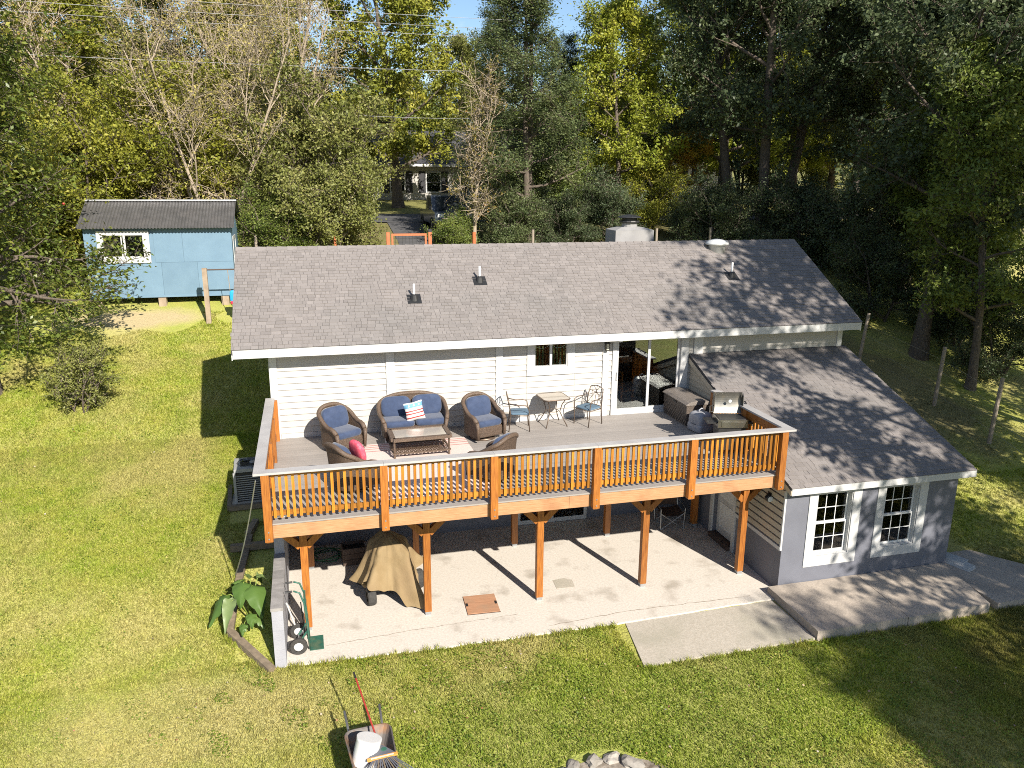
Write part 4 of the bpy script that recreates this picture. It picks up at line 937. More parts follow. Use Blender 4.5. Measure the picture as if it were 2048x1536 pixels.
# covered machine under a tarp
tm = thing('covered_mower', 'machine under a tan canvas cover with black tyres showing', 'covered mower', (2.33, 2.25, 0), R(8)); tm.scale = (1, 1, 1.22)
n = 120; rings = [0, .12, .25, .38, .5, .58, .66, .74, .82, .91, 1.0]
vs = []; fs = []; rs = np.random.default_rng(5)
def cover(th):
    ca, sa = math.cos(th), math.sin(th)
    rx, ry = .66, .78
    r = 1 / math.sqrt((ca / rx) ** 2 + (sa / ry) ** 2)
    fold = .12 * math.sin(th * 5 + .6) + .09 * abs(math.sin(th * 5.5 + 1)) - .05 + .04 * math.sin(th * 16)
    hem = .30 + .13 * math.sin(th * 3 + 2.2) + .07 * math.sin(th * 7)
    dd = (th - R(292) + PI) % (2 * PI) - PI
    g = math.exp(-(dd / .24) ** 2); r += .30 * g; hem -= .55 * g
    return r, fold, max(.03, hem)
for i, f in enumerate(rings):
    for j in range(n):
        th = 2 * PI * j / n; r, fold, hem = cover(th)
        rr = (r + fold * f * f * 1.3) * (f ** .75)
        top = 1.10 - .30 * f ** 1.3
        if f > .5: k = (f - .5) / .5; rr = (r * .60 + (r * .42 + fold * 1.2) * k * (.6 + .4 * k)); top = .93 + (hem - .93) * k
        else: rr = r * .60 * (f / .5) ** .8 * (1 + .8 * fold * (f / .5)); top = 1.08 - .15 * (f / .5) ** 2 + .03 * math.sin(th * 3) * f + .10 * math.exp(-((rr * math.cos(th) + .05) / .16) ** 2) * (1 - f)
        vs.append((rr * math.cos(th), rr * math.sin(th), top + .016 * math.sin(th * 9 + f * 20) + .012 * math.sin(th * 23 + f * 31)))
for i in range(len(rings) - 1):
    for j in range(n): fs.append((i * n + j, i * n + (j + 1) % n, (i + 1) * n + (j + 1) % n, (i + 1) * n + j))
o = MB().add(vs, fs).build('canvas_cover', 'tarp', tm, True)
sm = o.modifiers.new('sub', 'SUBSURF'); sm.levels = 1; sm.render_levels = 2
def wheel(parent, c, r, w, axis='x', hub='white_plastic'):
    wprof = [(r * .55, -w / 2), (r * .9, -w / 2), (r, -w * .3), (r, w * .3), (r * .9, w / 2), (r * .55, w / 2)]
    wo = MB().lathe(wprof, 20, c, axis, caps=False).build('wheel', 'rubber', parent, False)
    MB().lathe([(.02, -w * .42), (r * .5, -w * .40), (r * .56, -w * .2), (r * .56, w * .2), (r * .5, w * .40), (.02, w * .42)], 16, c, axis).build('rim', hub, wo, True)
    return wo
wheel(tm, (-.50, -.46, .165), .165, .17, 'x', 'black'); wheel(tm, (.62, -.12, .18), .18, .20, 'x', 'black'); wheel(tm, (-.52, .5, .17), .17, .16, 'x', 'black'); wheel(tm, (.56, .55, .19), .19, .18, 'x', 'black')
MB().box(-.42, .42, -.45, .6, .22, .42).build('chassis', 'black', tm)
# crate
t = thing('wooden_crate', 'dark wooden crate in the shade beside the covered machine', 'crate', (1.66, 3.78, 0), R(4))
for k in range(3): MB().box(-.26, .26, -.2, -.182, .02 + k * .14, .15 + k * .14).build('slat', 'brown_wood', t)
for k in range(3): MB().box(-.26, .26, .182, .2, .02 + k * .14, .15 + k * .14).build('slat', 'brown_wood', t)
for s in (-.26, .242): MB().box(s, s + .018, -.181, .181, .02, .43).build('end_panel', 'brown_wood', t)
MB().box(-.24, .24, -.18, .18, .02, .36).build('contents', 'black', t)
hz = MB(); pts = []
for k in range(70):
    a = k * .33; r = .30 + .05 * math.sin(k * .9); pts.append((1.05 + r * 1.1 * math.cos(a), 4.15 + r * math.sin(a), .02 + .0016 * k))
hz.tube(pts, .014, 6); tag(hz.build('garden_hose', 'hose_green', None, True), 'coiled green garden hose on the patio in the shade', 'hose')
# camp chair
t = thing('camp_chair', 'folding camp chair with brown fabric under the deck', 'chair', (9.75, 3.85, 0), R(-8))
c = {}
for a in (-1, 1):
    for b in (-1, 1): c[a, b] = (a * .30, b * .28)
mb = MB()
for (p, q) in (((-1, -1), (1, -1)), ((-1, 1), (1, 1)), ((-1, -1), (-1, 1)), ((1, -1), (1, 1))):
    MB().tube([(*c[p], .01), (c[q][0] * .98, c[q][1] * .98, .44)], .011, 6).build('cross_leg', 'galv', t); MB().tube([(*c[q], .01), (c[p][0] * .98, c[p][1] * .98, .44)], .011, 6).build('cross_leg', 'galv', t)
for a in (-1, 1):
    MB().tube([(a * .30, .28, .02), (a * .31, .30, .45), (a * .29, .40, .95)], .012, 6).build('back_pole', 'galv', t)
    MB().tube([(a * .30, -.28, .02), (a * .32, -.29, .58), (a * .33, 0, .60), (a * .31, .31, .62)], .012, 6).build('arm_pole', 'galv', t)
K = 8
mb = MB(); vs = [(-.29 + .58 * i / K, -.28 + .55 * j / K, .44 - .07 * math.sin(PI * i / K) + .02 * j / K) for j in range(K + 1) for i in range(K + 1)]
mb.add(vs, [(j * 9 + i, j * 9 + i + 1, (j + 1) * 9 + i + 1, (j + 1) * 9 + i) for j in range(K) for i in range(K)]); mb.build('seat', 'brown_fabric', t, True)
mb = MB(); vs = [(-.29 + .58 * i / K, .29 + .10 * j / K + .06 * math.sin(PI * i / K), .44 + .50 * j / K) for j in range(K + 1) for i in range(K + 1)]
mb.add(vs, [(j * 9 + i, j * 9 + i + 1, (j + 1) * 9 + i + 1, (j + 1) * 9 + i) for j in range(K) for i in range(K)]); mb.build('back', 'brown_fabric', t, True)
# hatch board on patio
t = thing('hatch_board', 'reddish plywood board lying on the patio as a hatch cover', 'board', (4.15, 1.18, 0), R(-3))
MB().box(-.34, .34, -.36, .36, .001, .022).build('panel', 'plywood', t)
for x in (-.31, .31): MB().box(x - .025, x + .025, -.06, .06, .0225, .026).build('hinge', 'black', t)
MB().box(-.35, .35, -.375, -.361, .001, .012).build('edge', 'brown_wood', t)
dp = MB(); 
dp.prism([(5.9, 1.42), (6.32, 1.40), (6.36, 1.72), (6.2, 1.83), (5.93, 1.8)], .0012, .005, 'z')
tag(dp.build('patch_repair', 'concrete_old'), 'worn greyish repair patch set in the middle of the patio', 'patch')
# hand truck
t = thing('hand_truck', 'green hand truck with two white-rimmed wheels leaning at the block wall', 'hand truck', (.52, .55, 0), 0)
for y in (-.20, .20): MB().tube([(.10, y, .03), (.08, y, .5), (.05, y, 1.0), (-.02, y * .95, 1.22), (-.13, y * .9, 1.27)], .017, 8).build('rail', 'green_metal', t, True)
for z in (.25, .55, .85, 1.05): MB().bar((.09 - z * .03, -.2, z), (.09 - z * .03, .2, z), .04, .015).build('crossbar', 'green_metal', t)
MB().box(.105, .36, -.24, .24, .012, .024).build('toe_plate', 'green_metal', t)
for y in (-.20, .20): MB().lathe([(.019, 0), (.021, .13)], 8, (-.28, y * .9, 1.265), 'x').build('grip', 'black', t)
for y in (-.28, .26): wheel(t, (-.10, y, .165), .165, .085, 'y')
MB().tube([(-.10, -.28, .145), (-.10, .28, .145)], .012, 8).build('axle', 'galv', t)
for y in (-.16, .16): MB().bar((-.10, y, .145), (.085, y, .42), .02, .03).build('stay', 'green_metal', t)
MB().bar((-.02, .05, .9), (.02, .05, .2), .02, .02).build('strap', 'black', t)
# boards and pipe leaning behind it
tag(MB().tube([(.24, .62, .9), (.42, .9, .004)], .016, 8).build('leaning_pipe', 'white_plastic'), 'short white pipe leaning at the block wall behind the hand truck', 'pipe')
# elephant ear plant
ep = thing('elephant_ear_plant', 'elephant ear plant with big green drooping leaves beside the block wall', 'plant', (-.48, 1.25, .26)); ep.scale = (.76, .76, .84)
def ear(base, tipdir, L, Wd, droop, stem_h, flip=False, ti=.5):
    """one heart-shaped leaf on a curved stalk"""
    bx, by, bz = base; dx, dy = math.cos(tipdir), math.sin(tipdir)
    st = MB(); st.tube([(0, 0, 0), (bx * .4, by * .4, bz * .7), (bx * .8, by * .8, bz * 1.02), (bx, by, bz)], [.022, .018, .012, .008], 6, t=.5); s_ = st.build('stalk', 'stalk', ep, True)
    mb = MB(); N = 12; vs = []; wv = [0, .45, .8, .97, 1.0, .95, .86, .74, .60, .46, .31, .15, 0]
    for i in range(N + 1):
        u = -.22 + 1.22 * i / N
        for j in range(-3, 4):
            f = j / 3; ww = wv[i] * Wd / 2 * f
            if i < 3 and abs(j) < 1: uu = max(u, 0)
            else: uu = u
            x = uu * L; z = -droop * (max(0, uu) ** 1.4) * L - .16 * abs(f) ** 1.5 * Wd * (1 if not flip else -1) + .03 * math.sin(i * 1.9 + j) * abs(f)
            vs.append((bx + dx * x * math.cos(droop * .6) - dy * ww, by + dy * x * math.cos(droop * .6) + dx * ww, bz + z))
    fs = [(i * 7 + j, i * 7 + j + 1, (i + 1) * 7 + j + 1, (i + 1) * 7 + j) for i in range(N) for j in range(6)]
    mb.add(vs, fs, ti); mb.build('leaf', 'elephant_leaf', ep, True)
ear((-.55, -.05, .75), R(215), .62, .46, .9, .6, ti=.3); ear((-.42, -.28, .70), R(250), .60, .36, 1.1, .6, True, .95); ear((-.15, .15, .95), R(265), .62, .50, .55, .8, ti=.4)
ear((.12, -.02, .90), R(290), .72, .56, .7, .8, ti=.5); ear((.05, .35, .95), R(60), .55, .44, .8, .8, True, .8); ear((.28, .22, .98), R(30), .5, .4, .9, .8, True, .9); ear((-.25, .4, .9), R(120), .5, .4, .7, .8, ti=.6)
ear((.05, -.42, .40), R(275), .34, .28, .6, .4, ti=.5); ear((.20, -.50, .32), R(310), .30, .24, .6, .4, ti=.7); ear((-.12, -.62, .26), R(260), .26, .22, .6, .4, ti=.4)
# wheelbarrow with bucket and rake
wb = thing('wheelbarrow', 'rusty dark wheelbarrow standing on the front lawn', 'wheelbarrow', (1.50, -3.22, gz(1.5, -2.95)), R(4))
top = [(-.36, .48), (.36, .48), (.30, -.60), (-.30, -.60)]; bot = [(-.24, .26), (.24, .26), (.20, -.34), (-.20, -.34)]
def rr(poly, z, k=4, c=.1):
    out_ = []
    for i in range(4):
        p = Vector(poly[i]); a = (Vector(poly[i - 1]) - p).normalized(); b = (Vector(poly[(i + 1) % 4]) - p).normalized()
        for q in range(k + 1):
            s = q / k; out_.append(tuple((p + a * c * (1 - s) ** 2 + b * c * s ** 2).to_tuple()) + (z,))
    return out_
A = rr(top, .60, c=.16); B = rr(bot, .34, c=.12); n = len(A)
mb = MB(); A2 = [(x * .975, y * .975, z) for x, y, z in A]; B2 = [(x * .95, y * .95, z + .012) for x, y, z in B]
mb.add(A + B + A2 + B2, [(i, (i + 1) % n, n + (i + 1) % n, n + i) for i in range(n)] + [(2 * n + i, 2 * n + (i + 1) % n, 3 * n + (i + 1) % n, 3 * n + i) for i in range(n)] + [tuple(range(n, 2 * n)), tuple(range(3 * n, 4 * n))] + [(i, (i + 1) % n, 2 * n + (i + 1) % n, 2 * n + i) for i in range(n)])
tray = mb.build('tray', 'rust_tray', wb); MB().tube(A, .014, 6, closed=True).build('tray_rim', 'rust_tray', tray, True)
for s in (-1, 1):
    MB().tube([(s * .28, 1.02, .56), (s * .25, .4, .36), (s * .14, -.5, .26), (s * .06, -.95, .20)], .021, 8).build('handle', 'galv', wb, True)
    MB().tube([(s * .24, .40, .33), (s * .26, .42, .0), (s * .24, .10, .0), (s * .22, .08, .33)], .015, 6).build('leg', 'galv', wb, True)
wheel(wb, (0, -.95, .19), .19, .09, 'x', 'galv')
bk = thing('bucket', 'white plastic bucket lying tilted in the wheelbarrow', 'bucket', (1.36, -3.32, gz(1.4, -3) + .40)); bk.rotation_euler = (R(-12), R(16), 0); bk.scale = (1.25, 1.25, 1.15)
MB().lathe([(.15, .0), (.15, .006), (.148, .30), (.152, .34)], 28, (0, 0, .03)).build('body', 'white_plastic', bk, True)
MB().lathe([(.135, .372), (.152, .370), (.152, .366)], 28, (0, 0, 0)).build('bottom', 'white_plastic', bk)
MB().lathe([(.152, .03), (.162, .045), (.152, .06)], 28).build('rim', 'white_plastic', bk, True)
rk = thing('leaf_rake', 'leaf rake with red handle and fan head resting on the wheelbarrow', 'rake', (1.62, -3.38, gz(1.6, -3) + .58), R(6))
hd0 = Vector((0, .12, .08)); hd1 = Vector((-.12, 1.55, .42))
MB().tube([hd0, hd0.lerp(hd1, .9)], .014, 8).build('handle', 'red_paint', rk); MB().tube([hd0.lerp(hd1, .9), hd1], .016, 8).build('grip', 'black', rk)
mb = MB(); mb.prism([(0, .16), (.06, .10), (.20, -.10), (-.20, -.10), (-.06, .10)], .06, .075, 'z'); mb.build('head', 'dark_plastic', rk)
MB().box(-.225, .225, -.155, -.10, .058, .078).build('band', 'orange_band', rk); MB().box(-.17, .17, -.142, -.115, .0785, .08).build('band_label', 'pale_band', rk)
MB().lathe([(.045, .0755), (.04, .078)], 16, (.05, .02, 0)).build('emblem', 'green_metal', rk)
for k in range(-8, 9):
    a = k * .085; MB().bar((math.sin(a) * .22, -.155 + .01 * abs(k) * .2, .066), (math.sin(a * 1.15) * .55, -.16 - .36 * math.cos(a), .02 - .002 * abs(k)), .016, .006).build('tine', 'dark_plastic' if k % 3 else 'timber', rk)
# fire pit: ash bed and loose stones
tag(MB().lathe([(1.25, -.02), (1.05, .004), (.75, .015), (.4, .01), (.02, .0)], 30, (4.95, -4.36, gz(5, -4))).build('ash_bed', 'ash', None, True), 'grey ash and soil bed of the fire ring at the lawn edge', 'fire pit')
rs = random.Random(3)
SP = [(5.0, -3.35, .24, 'pale upright stone at the back of the fire ring'), (4.72, -3.42, .18, 'small stone left of the upright one on the fire ring'), (5.32, -3.42, .20, 'cracked stone right of the upright one on the fire ring'), (4.45, -3.62, .26, 'flat stone at the left of the fire ring'), (5.62, -3.6, .28, 'orange-grey flat stone at the right of the fire ring'), (4.25, -3.95, .24, 'stone at the far left edge of the fire ring, near the frame bottom'), (5.85, -3.95, .22, 'stone at the far right edge of the fire ring'), (4.85, -3.75, .14, 'small stone lying inside the fire ring'), (5.25, -3.8, .16, 'grey stone lying in the middle of the fire ring')]
for (x, y, s, lab) in SP:
    mb = MB(); vs = []; 
    import bmesh
    bm = bmesh.new(); bmesh.ops.create_icosphere(bm, subdivisions=2, radius=1)
    for v in bm.verts:
        k = 1 + .30 * math.sin(v.co.x * 3.1 + x * 9) * math.sin(v.co.y * 2.7 + y * 7) + .16 * math.sin(v.co.z * 5 + s * 40) + .12 * math.sin(v.co.x * 7 + v.co.y * 6 + x * 5)
        v.co = Vector((v.co.x * s * .66, v.co.y * s * .5, v.co.z * s * .34)) * k
    mb.add([v.co.to_tuple() for v in bm.verts], [[q.index for q in f.verts] for f in bm.faces], rs.random()); bm.free()
    o = mb.build('fire_pit_stone', 'stone'); o.location = (x - .12 + rs.uniform(-.06, .06), y - .26 + rs.uniform(-.08, .06), gz(x, y) + s * .06); o.rotation_euler.x = rs.uniform(-.3, .3); o.rotation_euler.z = rs.random() * 6; tag(o, lab, 'stone', 'fire ring stones')
# white boards stacked at the corner of the addition
for k, (dx, dy, rz) in enumerate(((0, 0, 70), (.03, .05, 73), (.02, .25, 66))):
    o = MB().box(-.42, .42, -.16, .16, 0, .028).build('white_board', 'white_trim'); o.location = (15.22 + dx, .12 + dy, .102 + k * .030); o.rotation_euler.z = R(-rz)
    tag(o, ['lowest white board of the stack at the right corner of the addition', 'middle white board of the stack at the right corner of the addition', 'topmost white board of the stack at the right corner of the addition'][k], 'board', 'stacked white boards')
# ---------------------------------------------------------------- yard behind: shed, swing, fences, neighbours
SY, SX0, SX1, SZ0, SZ1, SD = 17.5, -6.54, -1.60, 4.52, 7.02, 3.2
sh = thing('shed', 'blue painted shed on wood blocks with corrugated metal roof', 'shed', (SX0, SY, 4.05), worldparts=True)
def sp(name, mat, boxes, parent=sh, t=.5):
    mb = MB()
    for b in boxes: mb.box(*b, t=t)
    return mb.build(name, mat, parent)
sp('frame', 'shed_blue', [(SX0 + .03, SX1 - .03, SY + .02, SY + .05, SZ0, SZ1), (SX0 + .03, SX1 - .03, SY + SD - .05, SY + SD - .02, SZ0, SZ1), (SX0 + .03, SX0 + .06, SY + .051, SY + SD - .051, SZ0, SZ1), (SX1 - .06, SX1 - .03, SY + .051, SY + SD - .051, SZ0, SZ1)])
cuts = [SX0, -5.3, -4.08, -2.86, SX1]
for i in range(4):
    sp('panel', 'shed_blue', [(cuts[i] + .003, cuts[i + 1] - .003, SY, SY + .018, SZ0 - .02, SZ0 + 1.2)], t=random.random())
for (a, b) in ((SX0, -6.3), (-4.27, -3.3), (-3.3, SX1)):
    sp('panel', 'shed_blue', [(a + .003, b - .003, SY, SY + .018, SZ0 + 1.206, SZ1)], t=random.random())
sp('panel', 'shed_blue', [(-6.297, -4.273, SY, SY + .018, 6.87, SZ1)], t=.4)
for k, (a, b) in enumerate(((0, 1.05), (1.05, 2.1), (2.1, SD))): sp('panel', 'shed_blue', [(SX1 - .029, SX1 - .012, SY + a + .02, SY + b - .003, SZ0 - .02, SZ1)], t=random.random())
sp('base_board', 'shed_blue', [(SX0 - .01, SX1 + .0, SY - .015, SY - .001, SZ0 - .06, SZ0 + .02)], t=1.0)
ww = sp('window', 'white_trim', [(-6.12, -4.40, SY - .04, SY - .001, 5.72, 5.96), (-6.12, -5.90, SY - .04, SY - .001, 5.961, 6.86), (-4.62, -4.40, SY - .04, SY - .001, 5.961, 6.86), (-5.899, -4.621, SY - .04, SY - .001, 6.70, 6.86), (-5.26, -5.19, SY - .035, SY - .001, 5.961, 6.699), (-5.34, -5.30, SY - .03, SY - .001, 5.961, 6.699)])
sp('pane', 'glass', [(-5.899, -4.621, SY - .018, SY - .012, 5.961, 6.699)], ww); sp('backing', 'interior_dark', [(-5.9, -4.62, SY + .004, SY + .019, 5.96, 6.70)], ww)
sp('blind', 'brown_wood', [(-5.18, -4.63, SY - .008, SY - .002, 6.0, 6.69)], ww)
sp('door_trim', 'white_trim', [(SX1 - .011, SX1 + .01, SY + .55, SY + .68, SZ0, 6.6), (SX1 - .011, SX1 + .01, SY + 1.5, SY + 1.63, SZ0, 6.6), (SX1 - .011, SX1 + .01, SY + .681, SY + 1.499, 6.47, 6.6)])
for x in (SX0 + .2, -4.18, -2.0): sp('block', 'grey_wood', [(x - .13, x + .13, SY + .02, SY + .32, 3.9, SZ0 - .061)])
for x in (SX0 + .2, -4.18, -2.0): sp('block', 'grey_wood', [(x - .13, x + .13, SY + SD - .32, SY + SD, 4.6, SZ0 - .061 + .3)])
def corr(y0, z0, y1, z1, x0, x1, name):
    n = int((x1 - x0) / .0275); mb = MB(); vs = []
    for i in range(n + 1):
        x = x0 + (x1 - x0) * i / n; d = .016 * math.sin(i * PI / 2 + .4)
        for (y, z) in ((y0, z0), (y1, z1)): vs.append((x, y, z + d))
        for (y, z) in ((y0, z0), (y1, z1)): vs.append((x, y, z + d - .006))
    fs = []
    for i in range(n):
        a = i * 4; b = a + 4; fs += [(a, b, b + 1, a + 1), (a + 2, a + 3, b + 3, b + 2), (a, a + 2, b + 2, b)]
    mb.add(vs, fs); return mb.build(name, 'tin_roof', sh)
corr(SY - .28, 6.96, SY + 1.6, 7.86, SX0 - .15, SX1 + .13, 'roof'); corr(SY + SD + .28, 6.96, SY + 1.61, 7.86, SX0 - .15, SX1 + .16, 'roof')
sp('ridge_flashing', 'tin_bright', [(SX0 - .16, SX1 + .15, SY + 1.50, SY + 1.71, 7.85, 7.90)])
for x in (SX0 + .031, SX1 - .05): MB().prism([(SY + .03, SZ1), (SY + 1.6, 7.80), (SY + SD - .03, SZ1)], x, x + .02, 'x').build('gable', 'shed_blue', sh)
# swing frame
sw = thing('swing_frame', 'timber swing frame post and bar in front of the shed', 'swing', (-2.48, 16.2, gz(-2.5, 16.2)), worldparts=True)
zg = gz(-2.5, 16.2)
MB().box(-2.57, -2.41, 16.12, 16.28, zg - .1, 5.62).build('post', 'grey_wood', sw); MB().box(-.05, .11, 16.12, 16.28, zg - .1, 5.62).build('post', 'grey_wood', sw)
MB().tube([(-2.5, 16.2, 5.56), (.03, 16.2, 5.56)], .025, 8).build('bar', 'brown_wood', sw)
for x in (-1.72, -1.42): MB().tube([(x, 16.2, 5.56), (x + .03, 16.2, 4.78)], .012, 5).build('rope', 'grey_wood', sw)
ts = thing('toddler_swing', 'blue and red plastic toddler swing seat hanging from the bar', 'swing seat', (-1.55, 16.2, 4.25))
MB().rbox((0, 0, .35), (.34, .12, .44), .4).build('backrest', 'swing_blue', ts, True); MB().rbox((.02, -.1, .14), (.34, .30, .12), .4).build('seat', 'swing_red', ts, True); MB().rbox((.02, -.2, .03), (.14, .12, .22), .5).build('front', 'swing_red', ts, True)
# gate
gt = thing('wire_gate', 'orange-stained wooden gate with black wire grid behind the roof ridge', 'gate', (4.35, 20, 4.9), worldparts=True)
zg = gz(5, 20)
for x in (4.36, 6.12): MB().box(x - .07, x + .07, 19.93, 20.07, zg - .1, 6.55).build('post', 'orange_post', gt)
for (a, b, c, d) in ((4.5, 5.98, 6.40, 6.49), (4.5, 5.98, 5.02, 5.12)): MB().box(a, b, 19.97, 20.03, c, d).build('rail', 'orange_post', gt)
for x in (4.5, 5.90): MB().box(x, x + .08, 19.972, 20.028, 5.121, 6.399).build('stile', 'orange_post', gt)
mb = MB()
for k in range(9): mb.box(4.66 + k * .145, 4.672 + k * .145, 19.995, 20.005, 5.12, 6.40)
for k in range(8): mb.box(4.58, 5.9, 19.985, 19.994, 5.26 + k * .145, 5.272 + k * .145)
mb.build('wire_grid', 'black', gt)
MB().box(6.05, 6.19, 19.92, 20.08, 6.551, 6.66).build('post_cap', 'shutter', gt)
def fpost(x, y, h, lab, mat='grey_post', lean=(0, 0), r=.065):
    z = gz(x, y); o = MB().tube([(0, 0, -.2), (lean[0] * .5, lean[1] * .5, h * .5), (lean[0], lean[1], h)], [r, r * .95, r * .9], 8).build('fence_post', mat); o.location = (x, y, z)
    return tag(o, lab, 'fence post', 'fence posts round the yard')
fpost(8.02, 20, 1.62, 'orange-stained round fence post right of the gate, behind the roof', 'orange_post', r=.09)
fpost(10.65, 20, 1.7, 'slim grey fence post rising behind the roof ridge left of the chimney'); fpost(16.5, 20, 1.7, 'grey fence post just right of the chimney'); fpost(19.2, 20, 1.72, 'pale fence post behind the roof near the white dome vent')
fpost(2.2, 20, 1.5, 'reddish fence post left of the gate beyond the roof', 'orange_post'); fpost(-.9, 20, 1.6, 'grey fence post right of the shed among shrubs')
fpost(-9.6, 16.8, 1.7, 'leaning grey fence post by the fruit tree left of the shed', lean=(-.2, 0))
fpost(20.95, 5.0, 2.05, 'nearest leaning fence post at the wood edge right of the addition', lean=(.12, 0)); fpost(21.3, 7.7, 2.0, 'middle fence post at the wood edge below the big trunk', lean=(.12, .0)); fpost(20.6, 10.8, 1.95, 'fence post at the wood edge beside the main roof corner', lean=(.22, 0))
wf = MB()
P = [(20.6, 10.8), (21.3, 7.7), (20.95, 5.0), (20.5, 1.5)]
for k in range(3):
    for h in (.4, .8, 1.2, 1.6): wf.tube([(P[k][0], P[k][1], gz(*P[k]) + h), (P[k + 1][0], P[k + 1][1], gz(*P[k + 1]) + h)], .004, 4)
tag(wf.build('fence_wire', 'galv'), 'thin wire strands strung between the fence posts by the wood', 'wire fence')
# neighbour house
nh = thing('neighbour_house', 'pale neighbouring house with dark shutters across the road', 'house', (5.5, 43, 7.2), worldparts=True)
def npart(name, mat, boxes, parent=nh):
    mb = MB()
    for b in boxes: mb.box(*b)
    return mb.build(name, mat, parent)
npart('wall', 'siding', [(3.2, 15.5, 43, 50, 6.9, 9.75)])
MB().prism([(42.4, 9.7), (46.5, 12.1), (50.6, 9.7), (50.6, 9.55), (42.4, 9.55)], 2.8, 15.9, 'x').build('roof', 'roof_dark', nh)
npart('gutter', 'white_trim', [(2.8, 15.9, 42.3, 42.39, 9.52, 9.68)])
for x in (4.2, 7.5, 10.0, 13.0):
    wn = npart('window', 'white_trim', [(x - .55, x + .55, 42.94, 42.999, 7.75, 9.2)]); npart('pane', 'glass', [(x - .45, x + .45, 42.92, 42.939, 7.85, 8.44), (x - .45, x + .45, 42.92, 42.939, 8.5, 9.1)], wn); npart('blind', 'shutter', [(x - .46, x + .46, 42.9395, 42.9399, 7.84, 9.11)], wn)
    for s in (-.80, .80): npart('shutter', 'shutter', [(x + s - .23, x + s + .23, 42.95, 42.999, 7.75, 9.2)])
for z in np.arange(7.1, 9.6, .2): npart('siding_board', 'siding', [(3.2, 15.5, 42.985, 42.9995, z, z + .17)])
# vehicles
def vehicle(name, label, cat, loc, rz, L, Wd, paint, kind):
    t = thing(name, label, cat, loc, rz)
    if kind == 'truck':
        side = [(-L / 2, .45), (-L / 2, .95), (-L * .12, 1.0), (-L * .08, 1.0), (0.02 * L, 1.68), (.26 * L, 1.70), (.34 * L, 1.02), (L / 2 - .05, .95), (L / 2, .55), (L / 2 - .1, .40), (-L / 2 + .1, .40)]
    else:
        side = [(-L / 2, .5), (-L / 2, 2.75), (-L / 2 + .2, 2.9), (L * .36, 2.9), (L * .44, 2.3), (L * .47, 1.3), (L / 2, 1.1), (L / 2, .5), (L / 2 - .2, .4), (-L / 2 + .2, .4)]
    b = MB(); b.prism(side, -Wd / 2, Wd / 2, 'y'); b.build('body', paint, t)
    if kind == 'truck':
        for s in (-1, 1): MB().prism([(.045 * L, 1.08), (.07 * L, 1.58), (.25 * L, 1.60), (.30 * L, 1.08)], s * (Wd / 2 + .003) - .004, s * (Wd / 2 + .003) + .004, 'y').build('side_window', 'shutter', t)
        MB().add([(.345 * L, -Wd * .42, 1.05), (.345 * L, Wd * .42, 1.05), (.272 * L, Wd * .38, 1.64), (.272 * L, -Wd * .38, 1.64), (.335 * L, -Wd * .42, 1.05), (.335 * L, Wd * .42, 1.05), (.262 * L, Wd * .38, 1.64), (.262 * L, -Wd * .38, 1.64)], MB.BF).build('windscreen', 'glass_dark', t)
        for s in (-1, 1): MB().box(L / 2 - .04, L / 2 + .015, s * Wd * .36 - .14, s * Wd * .36 + .14, .72, .88).build('headlight', 'white_plastic', t); MB().box(.30 * L, .34 * L, s * (Wd / 2 + .08) - .07, s * (Wd / 2 + .08) + .07, 1.05, 1.2).build('mirror', 'black', t)
    else:
        for k in range(5): MB().box(-L / 2 + .6 + k * 1.1, -L / 2 + 1.4 + k * 1.1, -Wd / 2 - .012, -Wd / 2 - .002, 1.7, 2.35).build('side_window', 'shutter', t)
        MB().box(L * .455, L * .472, -Wd * .42, Wd * .42, 1.4, 2.4).build('windscreen', 'glass_dark', t)
        MB().box(-L / 2 + .1, L * .45, -Wd / 2 - .008, -Wd / 2 - .002, 1.0, 1.15).build('side_stripe', 'car_dark', t)
    for a in (-.31, .31):
        for s in (-1, 1): wheel(t, (a * L, s * (Wd / 2 - .08), .36), .36, .24, 'y', 'galv')
    return t
pm('glass_dark', (0.02, 0.024, 0.028), (0.018, 0.02, 0.024), 4, 0.08)
vehicle('pickup_truck', 'dark blue pickup truck parked on the driveway behind the gate', 'truck', (7.9, 26.2, gz(8, 26.2) + .04), R(-90), 5.0, 1.9, 'car_dark', 'truck')
vehicle('motorhome', 'white motorhome parked across the road behind the trees', 'motorhome', (31, 45.5, gz(31, 45.5)), R(4), 6.8, 2.4, 'car_white', 'bus')
# overhead wires
up_ = thing('utility_pole', 'wooden utility pole half hidden behind the trees', 'utility pole', (11.3, 22.9, gz(11.3, 22.9)))
MB().tube([(0, 0, -.2), (0, 0, 9.9)], [.13, .09], 10).build('mast', 'bark', up_); MB().box(-.06, .06, -1.0, 1.0, 9.55, 9.67).build('crossarm', 'bark', up_)
for (z0, dy, lab) in ((15.35, -.8, 'topmost overhead wire above the trees'), (15.12, 0, 'second overhead wire from the top'), (14.9, .8, 'third overhead wire from the top'), (13.35, 0, 'single overhead wire level with the middle of the trees'), (11.45, 0, 'lowest overhead wire crossing in front of the yellow oak')):
    mb = MB(); x0 = -44 if z0 > 13 else 3.0; pts = []
    for k in range(25):
        s = k / 24; x = x0 + (11.3 - x0) * s; zz = z0 - (.45 if z0 > 13 else .1) * 4 * s * (1 - s); pts.append((x, (15.5 if z0 > 13 else 24.0) * (1 - s) + 22.9 * s + dy, zz))
    mb.tube(pts, .008, 5); tag(mb.build('overhead_wire', 'wire_grey'), lab, 'wire', 'overhead wires')
